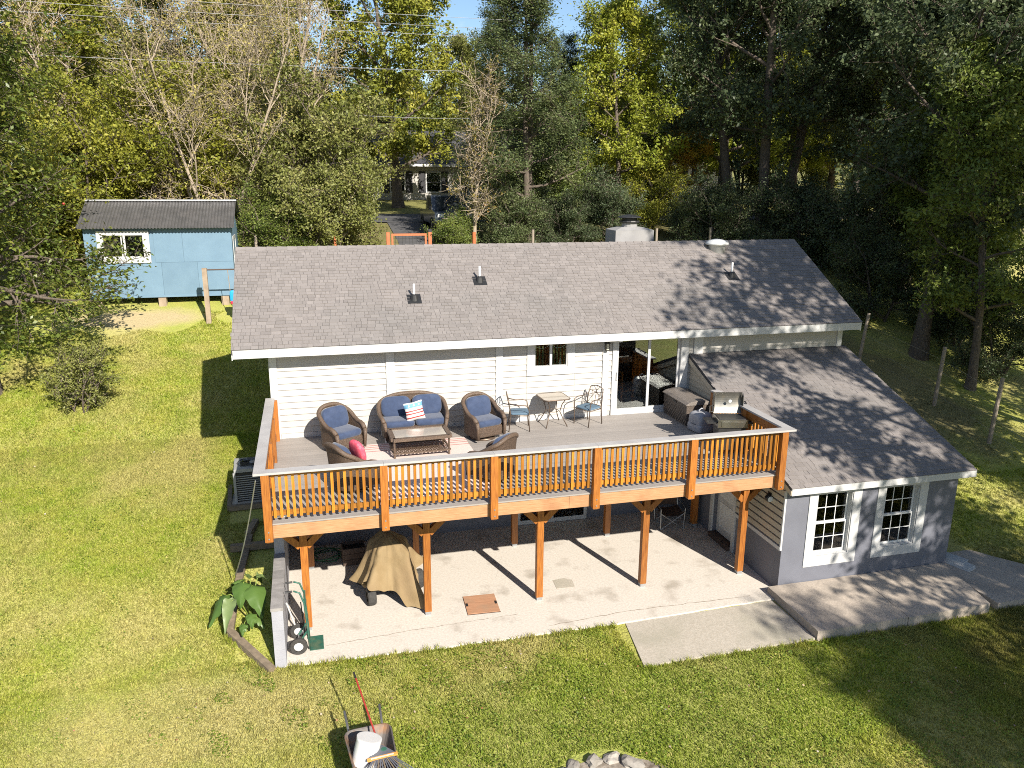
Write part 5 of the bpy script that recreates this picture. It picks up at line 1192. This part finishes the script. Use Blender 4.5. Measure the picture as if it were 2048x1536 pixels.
# ---------------------------------------------------------------- trees
def rot_to(d):
    d = np.asarray(d); a = np.cross(d, [0, 0, 1.0]); n = np.linalg.norm(a)
    a = a / n if n > 1e-5 else np.array([1.0, 0, 0]); return a, np.cross(d, a)
class Tubes:
    def __init__(s): s.V = []; s.F = []; s.n = 0
    def add(s, pts, rad, k):
        pts = np.asarray(pts, float); m = len(pts); d = np.gradient(pts, axis=0); d /= np.linalg.norm(d, axis=1)[:, None] + 1e-9
        ref = np.array([0.3, 0.2, 1.0]) if abs(d[0][2]) < .9 else np.array([1.0, 0.1, 0])
        a = np.cross(d, ref); a /= np.linalg.norm(a, axis=1)[:, None] + 1e-9; b = np.cross(d, a)
        th = np.arange(k) * 2 * PI / k
        ring = pts[:, None, :] + np.asarray(rad)[:, None, None] * (a[:, None, :] * np.cos(th)[None, :, None] + b[:, None, :] * np.sin(th)[None, :, None])
        s.V.append(ring.reshape(-1, 3)); i = np.arange(m - 1)[:, None] * k; j = np.arange(k)[None, :]; j2 = (j + 1) % k
        s.F.append((np.stack([i + j, i + j2, i + k + j2, i + k + j], -1)).reshape(-1, 4) + s.n); s.n += m * k
    def mesh(s, name, mat): return np_mesh(name, np.concatenate(s.V), np.concatenate(s.F), mat, smooth=True)
def curve(p, d, L, n, wob, lift, g):
    """a wandering branch path"""
    pts = [p]; d = d / np.linalg.norm(d)
    for i in range(n):
        d = d + g.normal(0, wob, 3) + np.array([0, 0, lift]); d /= np.linalg.norm(d); pts.append(pts[-1] + d * L / n)
    return np.array(pts), d
def leaves(P, size, g, upb=.15, tint=None, fold=True, dirs=None, asp=.55):
    n = len(P)
    nrm = g.normal(0, 1, (n, 3)); nrm[:, 2] = np.abs(nrm[:, 2]) * (1 + upb) + upb; nrm[:, 1] -= .35; nrm /= np.linalg.norm(nrm, axis=1)[:, None]
    ax = g.normal(0, 1, (n, 3)) if dirs is None else dirs + g.normal(0, .5, (n, 3))
    ax -= nrm * (ax * nrm).sum(1)[:, None]; ax /= np.linalg.norm(ax, axis=1)[:, None] + 1e-9
    bx = np.cross(nrm, ax); sz = size * g.uniform(.65, 1.25, n)[:, None]
    V = np.stack([P - ax * sz * .5, P + bx * sz * asp * .5 + nrm * sz * .10, P + ax * sz * .5 - nrm * sz * .06, P - bx * sz * asp * .5 + nrm * sz * .10], 1).reshape(-1, 3)
    F = np.arange(n * 4).reshape(-1, 4); return V, F, np.repeat(tint, 4)
def gen_tree(seed, h, r0, base, cr, limbs, sub, twigs, lpt, lsize, spread, shape='round', stems=1, leaflen=.5, wob=.12, lift=.05, droop=0.0, twigL=.7, upb=.15, asp=.55):
    g = np.random.default_rng(seed); T = Tubes(); LP = []; LT = []; TW = Tubes()
    for st in range(stems):
        ang = 2 * PI * st / stems + g.uniform(0, 1)
        lean = 0.0 if stems == 1 else spread
        d0 = np.array([math.cos(ang) * lean + g.normal(0, .03), math.sin(ang) * lean + g.normal(0, .03), 1.0])
        hh = h * (1 if st == 0 else g.uniform(.75, 1.0))
        trunk, _ = curve(np.array([math.cos(ang) * .15 * (stems > 1), math.sin(ang) * .15 * (stems > 1), -.25]), d0, hh * .95, 12, .035, .02, g)
        tr_ = r0 * (1 / math.sqrt(stems)) * (1 - np.linspace(0, .93, 13)) ** .9 + .012; tr_[0] *= 1.5; tr_[1] *= 1.08
        T.add(trunk, tr_, 9)
        nl = limbs // stems
        for i in range(nl):
            f = (i + .5 + g.uniform(-.3, .3)) / nl; t = base + (1 - base) * f; k = t * 12; i0 = min(11, int(k)); p = trunk[i0] + (trunk[i0 + 1] - trunk[i0]) * (k - i0)
            if shape == 'round': prof_ = math.sqrt(max(.05, 1 - (2 * f * .95 - .85) ** 2 * .85))
            elif shape == 'cone': prof_ = 1.05 - .8 * f
            elif shape == 'vase': prof_ = .55 + .6 * f * (1.6 - f)
            else: prof_ = 1 - .35 * f
            L = cr * prof_ * g.uniform(.75, 1.1); a = i * 2.399 + g.uniform(-.4, .4)
            el = {'round': .25 + .75 * f, 'cone': .12 + .3 * f, 'vase': .8 + .35 * f, 'wide': .15 + .7 * f}[shape] + g.normal(0, .1)
            d = np.array([math.cos(a) * math.cos(el), math.sin(a) * math.cos(el), math.sin(el)])
            lp, _ = curve(p, d, L, 7, wob, lift - droop * .4, g); rb = max(.018, tr_[i0] * .45)
            T.add(lp, rb * (1 - np.linspace(0, .85, 8)) + .006, 6)
            for s in range(sub):
                q = .25 + .75 * (s + g.uniform(0, 1)) / sub; kk = q * 7; j0 = min(6, int(kk)); sp_ = lp[j0] + (lp[j0 + 1] - lp[j0]) * (kk - j0)
                ld = lp[j0 + 1] - lp[j0]; ld /= np.linalg.norm(ld); sd = ld * .7 + g.normal(0, .55, 3); 
                SLn = L * (.42 - .22 * q) * g.uniform(.7, 1.3) + .25
                sb, _ = curve(sp_, sd, SLn, 4, wob * 1.3, lift - droop, g); rs_ = max(.010, rb * (1 - .8 * q) * .55)
                T.add(sb, rs_ * (1 - np.linspace(0, .8, 5)) + .004, 4)
                ctint = g.normal(.5, .17)
                for w_ in range(twigs):
                    q2 = .2 + .8 * (w_ + g.uniform(0, 1)) / twigs; k2 = q2 * 4; m0 = min(3, int(k2)); tp = sb[m0] + (sb[m0 + 1] - sb[m0]) * (k2 - m0)
                    td = (sb[m0 + 1] - sb[m0]); td = td / np.linalg.norm(td) * .6 + g.normal(0, .6, 3)
                    tw, _ = curve(tp, td, twigL * g.uniform(.6, 1.3), 3, .16, lift * .5 - droop * 1.3, g)
                    TW.add(tw, np.array([.011, .008, .006, .003]) * (1.0 if lpt > 3 else 1.5), 3)
                    if lpt > 0:
                        n = g.poisson(lpt); u = g.uniform(.15, 1.05, n)[:, None]; ii = np.clip((u * 3).astype(int), 0, 2)[:, 0]
                        pp = tw[ii] + (tw[ii + 1] - tw[ii]) * (u * 3 - ii[:, None]) + g.normal(0, leaflen * .36, (n, 3)) * np.array([1, 1, .7])
                        LP.append(pp); LT.append(np.clip(ctint + g.normal(0, .11, n), 0, 1))
    wood = Tubes(); wood.V = T.V + TW.V; off = T.n
    wood.F = T.F + [f + off for f in TW.F]; wood.n = T.n + TW.n
    L = None
    if LP:
        P = np.concatenate(LP); L = leaves(P, lsize, g, upb, np.concatenate(LT), asp=asp)
    return wood, L
TREE = {}
def species(key, wood_mat, leaf_mat, **kw):
    wood, L = gen_tree(**kw); TREE[key] = (wood.mesh('trunk_' + key, wood_mat), np_mesh('crown_' + key, L[0], L[1], leaf_mat, L[2]) if L else None)
species('oak', 'bark', 'leaf_yellow', seed=1, h=15, r0=.30, base=.16, cr=5.2, limbs=26, sub=9, twigs=6, lpt=34, lsize=.20, spread=0, shape='round', leaflen=.50, asp=.6)
species('dark', 'bark_dark', 'leaf_dark', seed=2, h=17, r0=.27, base=.30, cr=5.0, limbs=24, sub=9, twigs=6, lpt=25, lsize=.19, spread=0, shape='round', leaflen=.48)
species('locust', 'bark', 'leaf_blue', seed=3, h=14, r0=.16, base=.16, cr=3.3, limbs=30, sub=8, twigs=6, lpt=34, lsize=.13, spread=0, shape='cone', leaflen=.42, upb=1.1)
species('bare', 'twig_tan', 'leaf_tan', seed=4, h=11, r0=.19, base=.10, cr=4.8, limbs=36, sub=10, twigs=6, lpt=5.0, lsize=.12, spread=.34, shape='vase', stems=4, leaflen=.35, wob=.16, lift=.07, twigL=.95)
species('fruit', 'bark', 'leaf_fruit', seed=15, h=9.6, r0=.26, base=.24, cr=3.9, limbs=26, sub=8, twigs=6, lpt=25, lsize=.145, spread=0, shape='wide', leaflen=.40, droop=.10, twigL=.85, upb=.5)
species('maple', 'bark', 'leaf_maple', seed=6, h=11, r0=.16, base=.22, cr=3.2, limbs=22, sub=8, twigs=6, lpt=28, lsize=.165, spread=0, shape='round', leaflen=.42)
species('thin', 'twig_tan', 'leaf_bronze', seed=7, h=8.5, r0=.11, base=.2, cr=2.0, limbs=22, sub=6, twigs=5, lpt=3.0, lsize=.14, spread=0, shape='vase', leaflen=.3, lift=.09)
species('shrub', 'bark', 'leaf_olive', seed=8, h=3.4, r0=.10, base=.08, cr=2.0, limbs=26, sub=7, twigs=6, lpt=27, lsize=.10, spread=.35, shape='wide', stems=4, leaflen=.34, twigL=.5)
species('yellowbush', 'bark', 'leaf_yellow', seed=9, h=5.0, r0=.12, base=.08, cr=2.6, limbs=28, sub=8, twigs=6, lpt=26, lsize=.12, spread=.3, shape='wide', stems=4, leaflen=.38, twigL=.6)
species('sparse', 'bark', 'leaf_olive', seed=12, h=2.1, r0=.05, base=.12, cr=1.05, limbs=24, sub=5, twigs=4, lpt=20, lsize=.085, spread=.5, shape='vase', stems=6, leaflen=.16, twigL=.4)
species('open', 'bark_dark', 'leaf_dark', seed=16, h=14, r0=.22, base=.34, cr=4.4, limbs=18, sub=7, twigs=5, lpt=13, lsize=.24, spread=0, shape='round', leaflen=.5)
def XU(u, Y):
    """X of the line of sight through picture column u at depth Y"""
    return 0.957 + math.tan(YAW + math.atan((u - 1024) / 1568.0)) * (Y + 13.38)
def tree(key, name, cat, x, y, s, rz, label, leaf=None, group=None, sz=None, wood=None):
    t = thing(name, label, cat, (x, y, gz(x, y) - .05), rz, group)
    wm, lm = TREE[key]
    for nm, me, mt in (('trunk', wm, wood), ('crown', lm, leaf)):
        if me is None: continue
        o = link(nm, me, t); o.scale = (s, s, sz or s)
        if mt: o.material_slots[0].link = 'OBJECT'; o.material_slots[0].material = MAT[mt]
    return t
rd = random.Random(11)
# in view, left to right
tree('fruit', 'fruit_tree', 'tree', -8.3, 12.2, 1.02, 2.2, 'glossy-leaved fruit tree at the left edge overhanging the shed', group=None)
tree('sparse', 'rose_bush', 'bush', -5.55, 11.0, .82, 1.0, 'small sparse bush standing alone on the left lawn')
tree('yellowbush', 'yellow_shrub', 'shrub', XU(70, 19.5), 19.5, 1.1, .3, 'yellow-green shrub behind the fruit tree at the left edge', group='shrubs by the shed')
tree('yellowbush', 'yellow_shrub', 'shrub', XU(170, 21.5), 21.5, 1.2, 2.3, 'yellow-green shrub directly behind the left end of the shed', group='shrubs by the shed')
tree('yellowbush', 'yellow_shrub', 'shrub', XU(330, 23.5), 23.5, 1.25, 4.0, 'yellow shrub above the middle of the shed roof', group='shrubs by the shed')
tree('maple', 'yellow_tree', 'tree', XU(60, 26), 26, 1.0, 1.1, 'yellow-green tree behind the fruit tree, far left', 'leaf_yellow')
tree('maple', 'yellow_tree', 'tree', XU(215, 30), 30, 1.15, 2.6, 'yellow tree with an orange tinge left of the bare tree', 'leaf_yellow')
tree('thin', 'half_bare_tree', 'tree', XU(150, 24), 24, 1.1, .5, 'thin half-bare tree with a pale trunk left of the shed roof')
tree('bare', 'bare_tree', 'tree', XU(450, 22.4), 22.4, .92, .7, 'big nearly bare many-stemmed tree with tan twigs behind the shed')
tree('bare', 'bare_tree', 'tree', XU(560, 28), 28, 1.15, 2.9, 'nearly bare tan tree right of the big bare one')
tree('oak', 'olive_oak', 'tree', XU(330, 34), 34, .92, 4.4, 'olive-green oak behind the big bare tree', 'leaf_olive')
tree('maple', 'yellow_tree', 'tree', XU(470, 33), 33, 1.15, 5.2, 'yellow-green tree right behind the big bare tree', 'leaf_yellow')
tree('shrub', 'olive_shrub', 'shrub', XU(655, 20.8), 20.8, 1.15, .4, 'dense olive shrub behind the left end of the roof ridge', group='shrubs behind the ridge')
tree('yellowbush', 'olive_tree', 'tree', XU(640, 23.5), 23.5, 1.25, 1.7, 'tall grey-green bush rising above the olive shrub', 'leaf_olive')
tree('shrub', 'olive_shrub', 'shrub', XU(560, 20.6), 20.6, .85, 3.0, 'olive shrub between the shed and the gate', 'leaf_green', 'shrubs behind the ridge')
tree('shrub', 'green_shrub', 'shrub', XU(900, 20.6), 20.6, .62, 1.2, 'green shrub just right of the gate', 'leaf_green', 'shrubs behind the ridge')
tree('shrub', 'pale_shrub', 'shrub', XU(1010, 22.0), 22.0, .85, 2.2, 'pale grey-green shrub between the thin tree and the dark locust', 'leaf_blue', 'shrubs behind the ridge')
tree('shrub', 'dark_shrub', 'shrub', XU(1130, 22.5), 22.5, .75, 3.3, 'dark shrub left of the chimney behind the ridge', 'leaf_dark', 'shrubs behind the ridge')
tree('shrub', 'dark_shrub', 'shrub', XU(1215, 23), 23, .9, 4.3, 'dark shrub directly behind the chimney', 'leaf_dark', 'shrubs behind the ridge')
tree('shrub', 'dark_shrub', 'shrub', XU(1370, 23), 23, .6, 5.3, 'dark shrub behind the ridge between chimney and dome vent', 'leaf_dark', 'shrubs behind the ridge')
tree('shrub', 'yellow_shrub', 'shrub', XU(1290, 25.5), 25.5, 1.0, 1.9, 'yellow-green shrub right of the chimney', 'leaf_yellow', 'shrubs behind the ridge')
tree('shrub', 'green_shrub', 'shrub', XU(1075, 25), 25, 1.1, 5.9, 'green shrub behind the foot of the feathery tree', 'leaf_green', 'shrubs behind the ridge')
tree('oak', 'oak_tree', 'tree', XU(800, 37), 37, 1.02, 0.2, 'tall yellow-green oak before the neighbouring house')
tree('oak', 'oak_tree', 'tree', XU(560, 46), 46, .9, 1.9, 'yellow-green oak behind the bare trees')
tree('thin', 'half_bare_tree', 'tree', XU(948, 20.8), 20.8, .88, 2.0, 'thin half-bare tree standing right of the gate')
tree('locust', 'locust_tree', 'tree', XU(1058, 22.5), 22.5, 1.0, .6, 'tall blue-green feathery tree in the middle of the background')
tree('locust', 'locust_tree', 'tree', XU(985, 36), 36, .85, 2.6, 'blue-green tree behind the middle feathery tree')
tree('locust', 'locust_tree', 'tree', XU(1120, 34), 34, .75, 4.6, 'blue-green tree right behind the middle feathery tree')
tree('maple', 'yellow_maple', 'tree', XU(1225, 26), 26, .98, .9, 'bright yellow-green maple above the chimney')
tree('maple', 'orange_maple', 'tree', XU(1358, 33), 33, .55, 2.9, 'small orange-yellow tree in the gap right of the chimney', 'leaf_orange')
tree('oak', 'oak_tree', 'tree', XU(1310, 42), 42, 1.1, 3.6, 'tall pale-topped tree behind the yellow maple', 'leaf_olive')
# the wood on the right
W = [(1450, 25, 1.0, .3, 'dark', 'dark tree left of the twin trunks'), (1512, 23, 1.1, 1.4, 'dark', 'left tree of the twin grey trunks behind the roof end'), (1548, 24, 1.1, 3.7, 'dark', 'right tree of the twin grey trunks behind the roof end'),
     (1690, 31, 1.0, 5.0, 'dark', 'dark tree deep in the middle of the right wood'), (1840, 28, 1.0, 2.7, 'dark', 'dark tree deep behind the big trunk'), (1735, 22, .9, 2.0, 'dark', 'dark tree between the twin trunks and the big trunk'), (1800, 16.5, 1.0, 3.0, 'dark', 'dark slender tree just left of the big trunk'),
     (1855, 11.2, 1.0, 4.2, 'dark', 'big straight dark trunk standing at the wood edge'), (1905, 19, 1.1, .8, 'dark', 'dark tree right of the big trunk'), (1990, 14, 1.0, 5.5, 'dark', 'dark tree at the far right of the picture')]
for (u, yy, s, rz, k, lab) in W: tree(k, 'wood_tree', 'tree', XU(u, yy), yy, s, rz, lab, wood='bark' if 'trunk' in lab else None, group='trees of the right wood')
tree('maple', 'green_maple', 'tree', 23.6, 8.6, .95, 1.0, 'leafy green maple at the right edge of the picture', 'leaf_green')
tree('maple', 'green_maple', 'tree', 26.5, 13.0, 1.0, 3.0, 'lighter green maple behind the leafy one at the right edge', 'leaf_green')
for (u, yy, s, lab) in ((1440, 21, 1.0, 'dark understorey shrub left of the twin trunks'), (1600, 20, 1.1, 'dark understorey shrub right of the twin trunks'), (1690, 18, 1.2, 'dark understorey shrub by the main roof end'), (1765, 14.5, 1.0, 'dark understorey shrub left of the big trunk'), (1840, 21, 1.4, 'dark understorey shrub deep in the right wood'), (1920, 18, 1.3, 'dark understorey shrub between the far right trunks'), (1930, 12, 1.0, 'dark understorey shrub right of the big trunk'), (2020, 9.5, .9, 'dark understorey shrub at the right picture edge')):
    tree('shrub', 'understorey_shrub', 'shrub', XU(u, yy), yy, s, rd.random() * 6, lab, 'leaf_dark', 'undergrowth of the right wood')
# far rows
for i in range(30):
    u = -140 + i * 80 + rd.uniform(-25, 25); yy = rd.uniform(52, 66)
    k = rd.choice(['oak', 'oak', 'dark', 'maple']); s = {'oak': 1.0, 'dark': .95, 'maple': 1.35}[k] * rd.uniform(.85, 1.1)
    s *= .72 if u < 1400 else .9
    if 560 < u < 740 or 980 < u < 1180: s *= .75
    lf = rd.choice(['leaf_yellow', 'leaf_olive', 'leaf_green', 'leaf_green', 'leaf_olive']) if u < 1350 else rd.choice(['leaf_green', 'leaf_maple', 'leaf_green'])
    tree(k, 'far_tree', 'tree', XU(u, yy), yy, s, rd.random() * 6, 'tree in the far row beyond the road and the neighbouring house', lf, 'far trees beyond the road')
for i in range(11):
    u = 1380 + i * 70 + rd.uniform(-25, 25); yy = rd.uniform(33.5, 42)
    tree(rd.choice(['oak', 'maple']), 'lit_tree', 'tree', XU(u, yy), yy, rd.uniform(.85, 1.05), rd.random() * 6, 'sunlit yellow-green tree glimpsed through the right wood', 'leaf_maple', 'sunlit trees behind the right wood')
for i in range(17):
    u = -60 + i * 128 + rd.uniform(-30, 30); yy = rd.uniform(47, 51)
    if 690 < u < 980: yy = 56
    tree('yellowbush', 'far_shrub', 'shrub', XU(u, yy), yy, rd.uniform(1.3, 1.8), rd.random() * 6, 'shrub of the far hedge row beyond the road', rd.choice(['leaf_green', 'leaf_olive', 'leaf_yellow']), 'far shrubs beyond the road')
# trees of the same wood beyond the right frame edge; their shade falls on roof and lawn
for i, (x, y, s, k) in enumerate(((23.8, -4.5, 1.0, 'dark'), (26.4, -.8, 1.0, 'dark'), (27.8, 4.2, 1.1, 'dark'), (17.7, -7.2, 1.32, 'open'), (19.3, -11.6, 1.08, 'maple'), (16.6, -22.0, 1.2, 'maple'))):
    tree(k, 'wood_tree', 'tree', x, y, s, 1.3 * i, 'dark tree of the wood beyond the right edge of the picture', 'leaf_dark', 'wood beyond the frame')
# fruit on the near tree
ap = []
for k in range(3):
    a = rd.uniform(0, 6.28); r = rd.uniform(1.5, 3.6); o = MB().lathe([(.005, -.036), (.03, -.025), (.04, 0), (.03, .028), (.008, .034)], 8).build('apple', 'red_paint', None, True)
    o.location = (-8.35 + r * math.cos(a), 12.2 + r * math.sin(a), gz(-8, 12.3) + rd.uniform(3.2, 6.5)); tag(o, 'small red fruit among the glossy leaves of the left tree', 'fruit', 'red fruit in the left tree')
# ---------------------------------------------------------------- grass, clover, fallen leaves
g = np.random.default_rng(21)
def blades(n, x0, x1, y0, y1, hgt, wid, ok):
    x = g.uniform(x0, x1, n); y = g.uniform(y0, y1, n); k = ok(x, y); return x[k], y[k], hgt, wid
def okmask(x, y):
    m = ~((x > -.03) & (x < 15.0) & (y > -.02) & (y < 10.6))
    m &= ~((x > .15) & (x < 10.6) & (y > -.04 - .045 * np.minimum(x, 3.6) + .02 * np.sin(x * 7) - .02) & (y <= .1))
    m &= ~((x > 6.6) & (x < 10.4) & (y > -1.66) & (y < .2)); m &= ~((x > 10.28) & (x < 14.6) & (y > -1.70) & (y < .2))
    m &= ~((x > 14.6) & (x < 17.7) & (y > -1.62) & (y < .95)& (x < 17.6 - (y + 1.5) * .68)); m &= ~((x > 14.9) & (x < 16.0) & (y > .9) & (y < 4.7))
    m &= ~(((x - 4.95) ** 2 + (y + 4.36) ** 2) < .92)
    m &= ~((x > -6.9) & (x < -1.3) & (y > 17.0)); m &= ~((np.abs(x + .56) < .55) & (np.abs(y - 5.15) < .55))
    bare = ((x + 5.3) / 3.4) ** 2 + ((y - 16.6) / .9) ** 2 < 1 + .4 * np.sin(x * 3)
    m &= ~bare
    bed = (x > -.75) & (x < 0) & (y > .2) & (y < 4.4); m &= ~(bed & (g.uniform(0, 1, len(x)) < .85))
    wood = (x > 19.5) & (y > 3.5); m &= ~(wood & (g.uniform(0, 1, len(x)) < .8))
    return m
Vs = []; n0 = 0
for (n, x0, x1, y0, y1, hg, wd) in ((300000, -5, 17, -6.5, .2, .048, .011), (170000, -8, 0, 0, 9, .05, .013), (120000, -11, 0, 8, 18, .055, .02), (60000, 14.5, 24, -2, 9, .055, .017), (25000, -11, 15, 18, 20, .08, .03), (60000, 12, 18, -7, -1, .05, .013)):
    x, y, h, w_ = blades(n, x0, x1, y0, y1, hg, wd, okmask); k = len(x)
    z = prof(y) + .025 * np.sin(x * 1.3 + y * 0.7) * np.sin(y * 1.1 - x * 0.5) * (np.abs(y + 2) > 3.2) - .004
    z = np.where((x > .1) & (x < 16.4) & (y > -2.2) & (y <= .07), np.minimum(z, -.037), z)
    a = g.uniform(0, 2 * PI, k); hh = h * g.uniform(.5, 1.5, k) ; ww = w_ * g.uniform(.6, 1.3, k); ln = g.uniform(.2, 1.0, k) * hh; b = g.uniform(0, 2 * PI, k)
    P0 = np.stack([x - np.cos(a) * ww, y - np.sin(a) * ww, z], 1); P1 = np.stack([x + np.cos(a) * ww, y + np.sin(a) * ww, z], 1); P2 = np.stack([x + np.cos(b) * ln, y + np.sin(b) * ln, z + hh], 1)
    Vs.append(np.stack([P0, P1, P2], 1).reshape(-1, 3))
ed = []                                                        # taller ragged growth along slab edges, timbers and shed
for (ax, ay, bx, by, cnt) in ((.2, -.1, 3, -.2, 1500), (3, -.2, 6.8, -.26, 2200), (6.78, -.2, 6.56, -1.68, 900), (6.6, -1.7, 10.3, -1.7, 2200), (10.3, -1.74, 14.5, -1.74, 2400), (14.7, -1.66, 17.6, -1.58, 1500), (-.1, -.28, -.97, .95, 900), (-.97, .95, -.9, 2.1, 700), (-.06, -.1, -.06, .9, 300), (-6.5, 17.3, -2, 17.3, 700), (-2.7, 16.0, -2.3, 16.0, 200), (20.4, 3, 21.2, 8, 900)):
    q = g.uniform(0, 1, cnt); cl = (np.sin(q * 37 + ax) + np.sin(q * 83 + ay) > -.4); q = q[cl]; ed.append(np.stack([ax + (bx - ax) * q + g.normal(0, .035, len(q)), ay + (by - ay) * q + g.normal(0, .035, len(q))], 1))
E_ = np.concatenate(ed); cw = g.uniform(0, 1, (420, 2)); W_ = np.stack([-8 + cw[:, 0] * 20, -5 + cw[:, 1] * 20], 1); W_ = W_[okmask(W_[:, 0], W_[:, 1])]; W_ = np.repeat(W_, 26, 0) + g.normal(0, .05, (len(W_) * 26, 2)); E_ = np.concatenate([E_, W_]); k = okmask(E_[:, 0], E_[:, 1]); E_ = E_[k]
x, y = E_[:, 0], E_[:, 1]; z = prof(y) - .03; k = len(x); a = g.uniform(0, 2 * PI, k); hh = .10 * g.uniform(.5, 1.6, k); ww = .012 * g.uniform(.6, 1.5, k); ln = g.uniform(.2, .9, k) * hh; b = g.uniform(0, 2 * PI, k)
Vs.append(np.stack([np.stack([x - np.cos(a) * ww, y - np.sin(a) * ww, z], 1), np.stack([x + np.cos(a) * ww, y + np.sin(a) * ww, z], 1), np.stack([x + np.cos(b) * ln, y + np.sin(b) * ln, z + hh], 1)], 1).reshape(-1, 3))
V = np.concatenate(Vs); tag(link('lawn_grass', np_mesh('lawn_grass', V, np.arange(len(V)).reshape(-1, 3), 'blade', np.repeat(np.clip(g.normal(.5, .22, len(V) // 3), 0, 1), 3))), 'short green and straw-coloured lawn grass around the house', 'grass', kind='stuff')
x = np.concatenate([g.uniform(-1, 12, 30000), g.uniform(-7, 0, 16000)]); y = np.concatenate([g.uniform(-5.5, -.2, 30000), g.uniform(-3, 12, 16000)]); cl = np.sin(x * 3.1 + 1.3 * np.sin(y * 2.3)) * np.sin(y * 3.7 + 1.1 * np.sin(x * 1.9)) + .5 * np.sin(x * 9 + y * 5); k = okmask(x, y) & (cl > np.where(x > 1, .05, .55)); x = x[k]; y = y[k]
z = prof(y) + g.uniform(.03, .075, len(x)); P = np.stack([x, y, z], 1)
Vc, Fc, Tc = leaves(P, .035, g, 1.5, np.clip(g.normal(.5, .25, len(x)), 0, 1), asp=1.0)
leafmat('clover_leaf', [(0.07, 0.12, 0.014), (0.12, 0.18, 0.02), (0.18, 0.24, 0.028), (0.26, 0.30, 0.05)], .5, .3)
tag(link('clover', np_mesh('clover', Vc, Fc, 'clover_leaf', Tc)), 'bright green clover leaves in the lawn before the patio', 'clover', kind='stuff')
n = 420; x = np.concatenate([g.uniform(-4, 13, 200), g.uniform(-9, -1, 80)]); y = np.concatenate([g.uniform(-5, -.3, 200), g.uniform(1, 16, 80)]); k = okmask(x, y); x = x[k]; y = y[k]
P = np.stack([x, y, prof(y) + .06], 1); Vc, Fc, Tc = leaves(P, .045, g, 1.2, g.uniform(0, 1, len(x)), asp=.8)
leafmat('dry_leaf', [(0.34, 0.28, 0.2), (0.28, 0.2, 0.11), (0.27, 0.10, 0.04), (0.42, 0.38, 0.32)], .7, .1)
tag(link('fallen_leaves', np_mesh('fallen_leaves', Vc, Fc, 'dry_leaf', Tc)), 'scattered pale and brown fallen leaves on the lawn', 'leaves', kind='stuff')
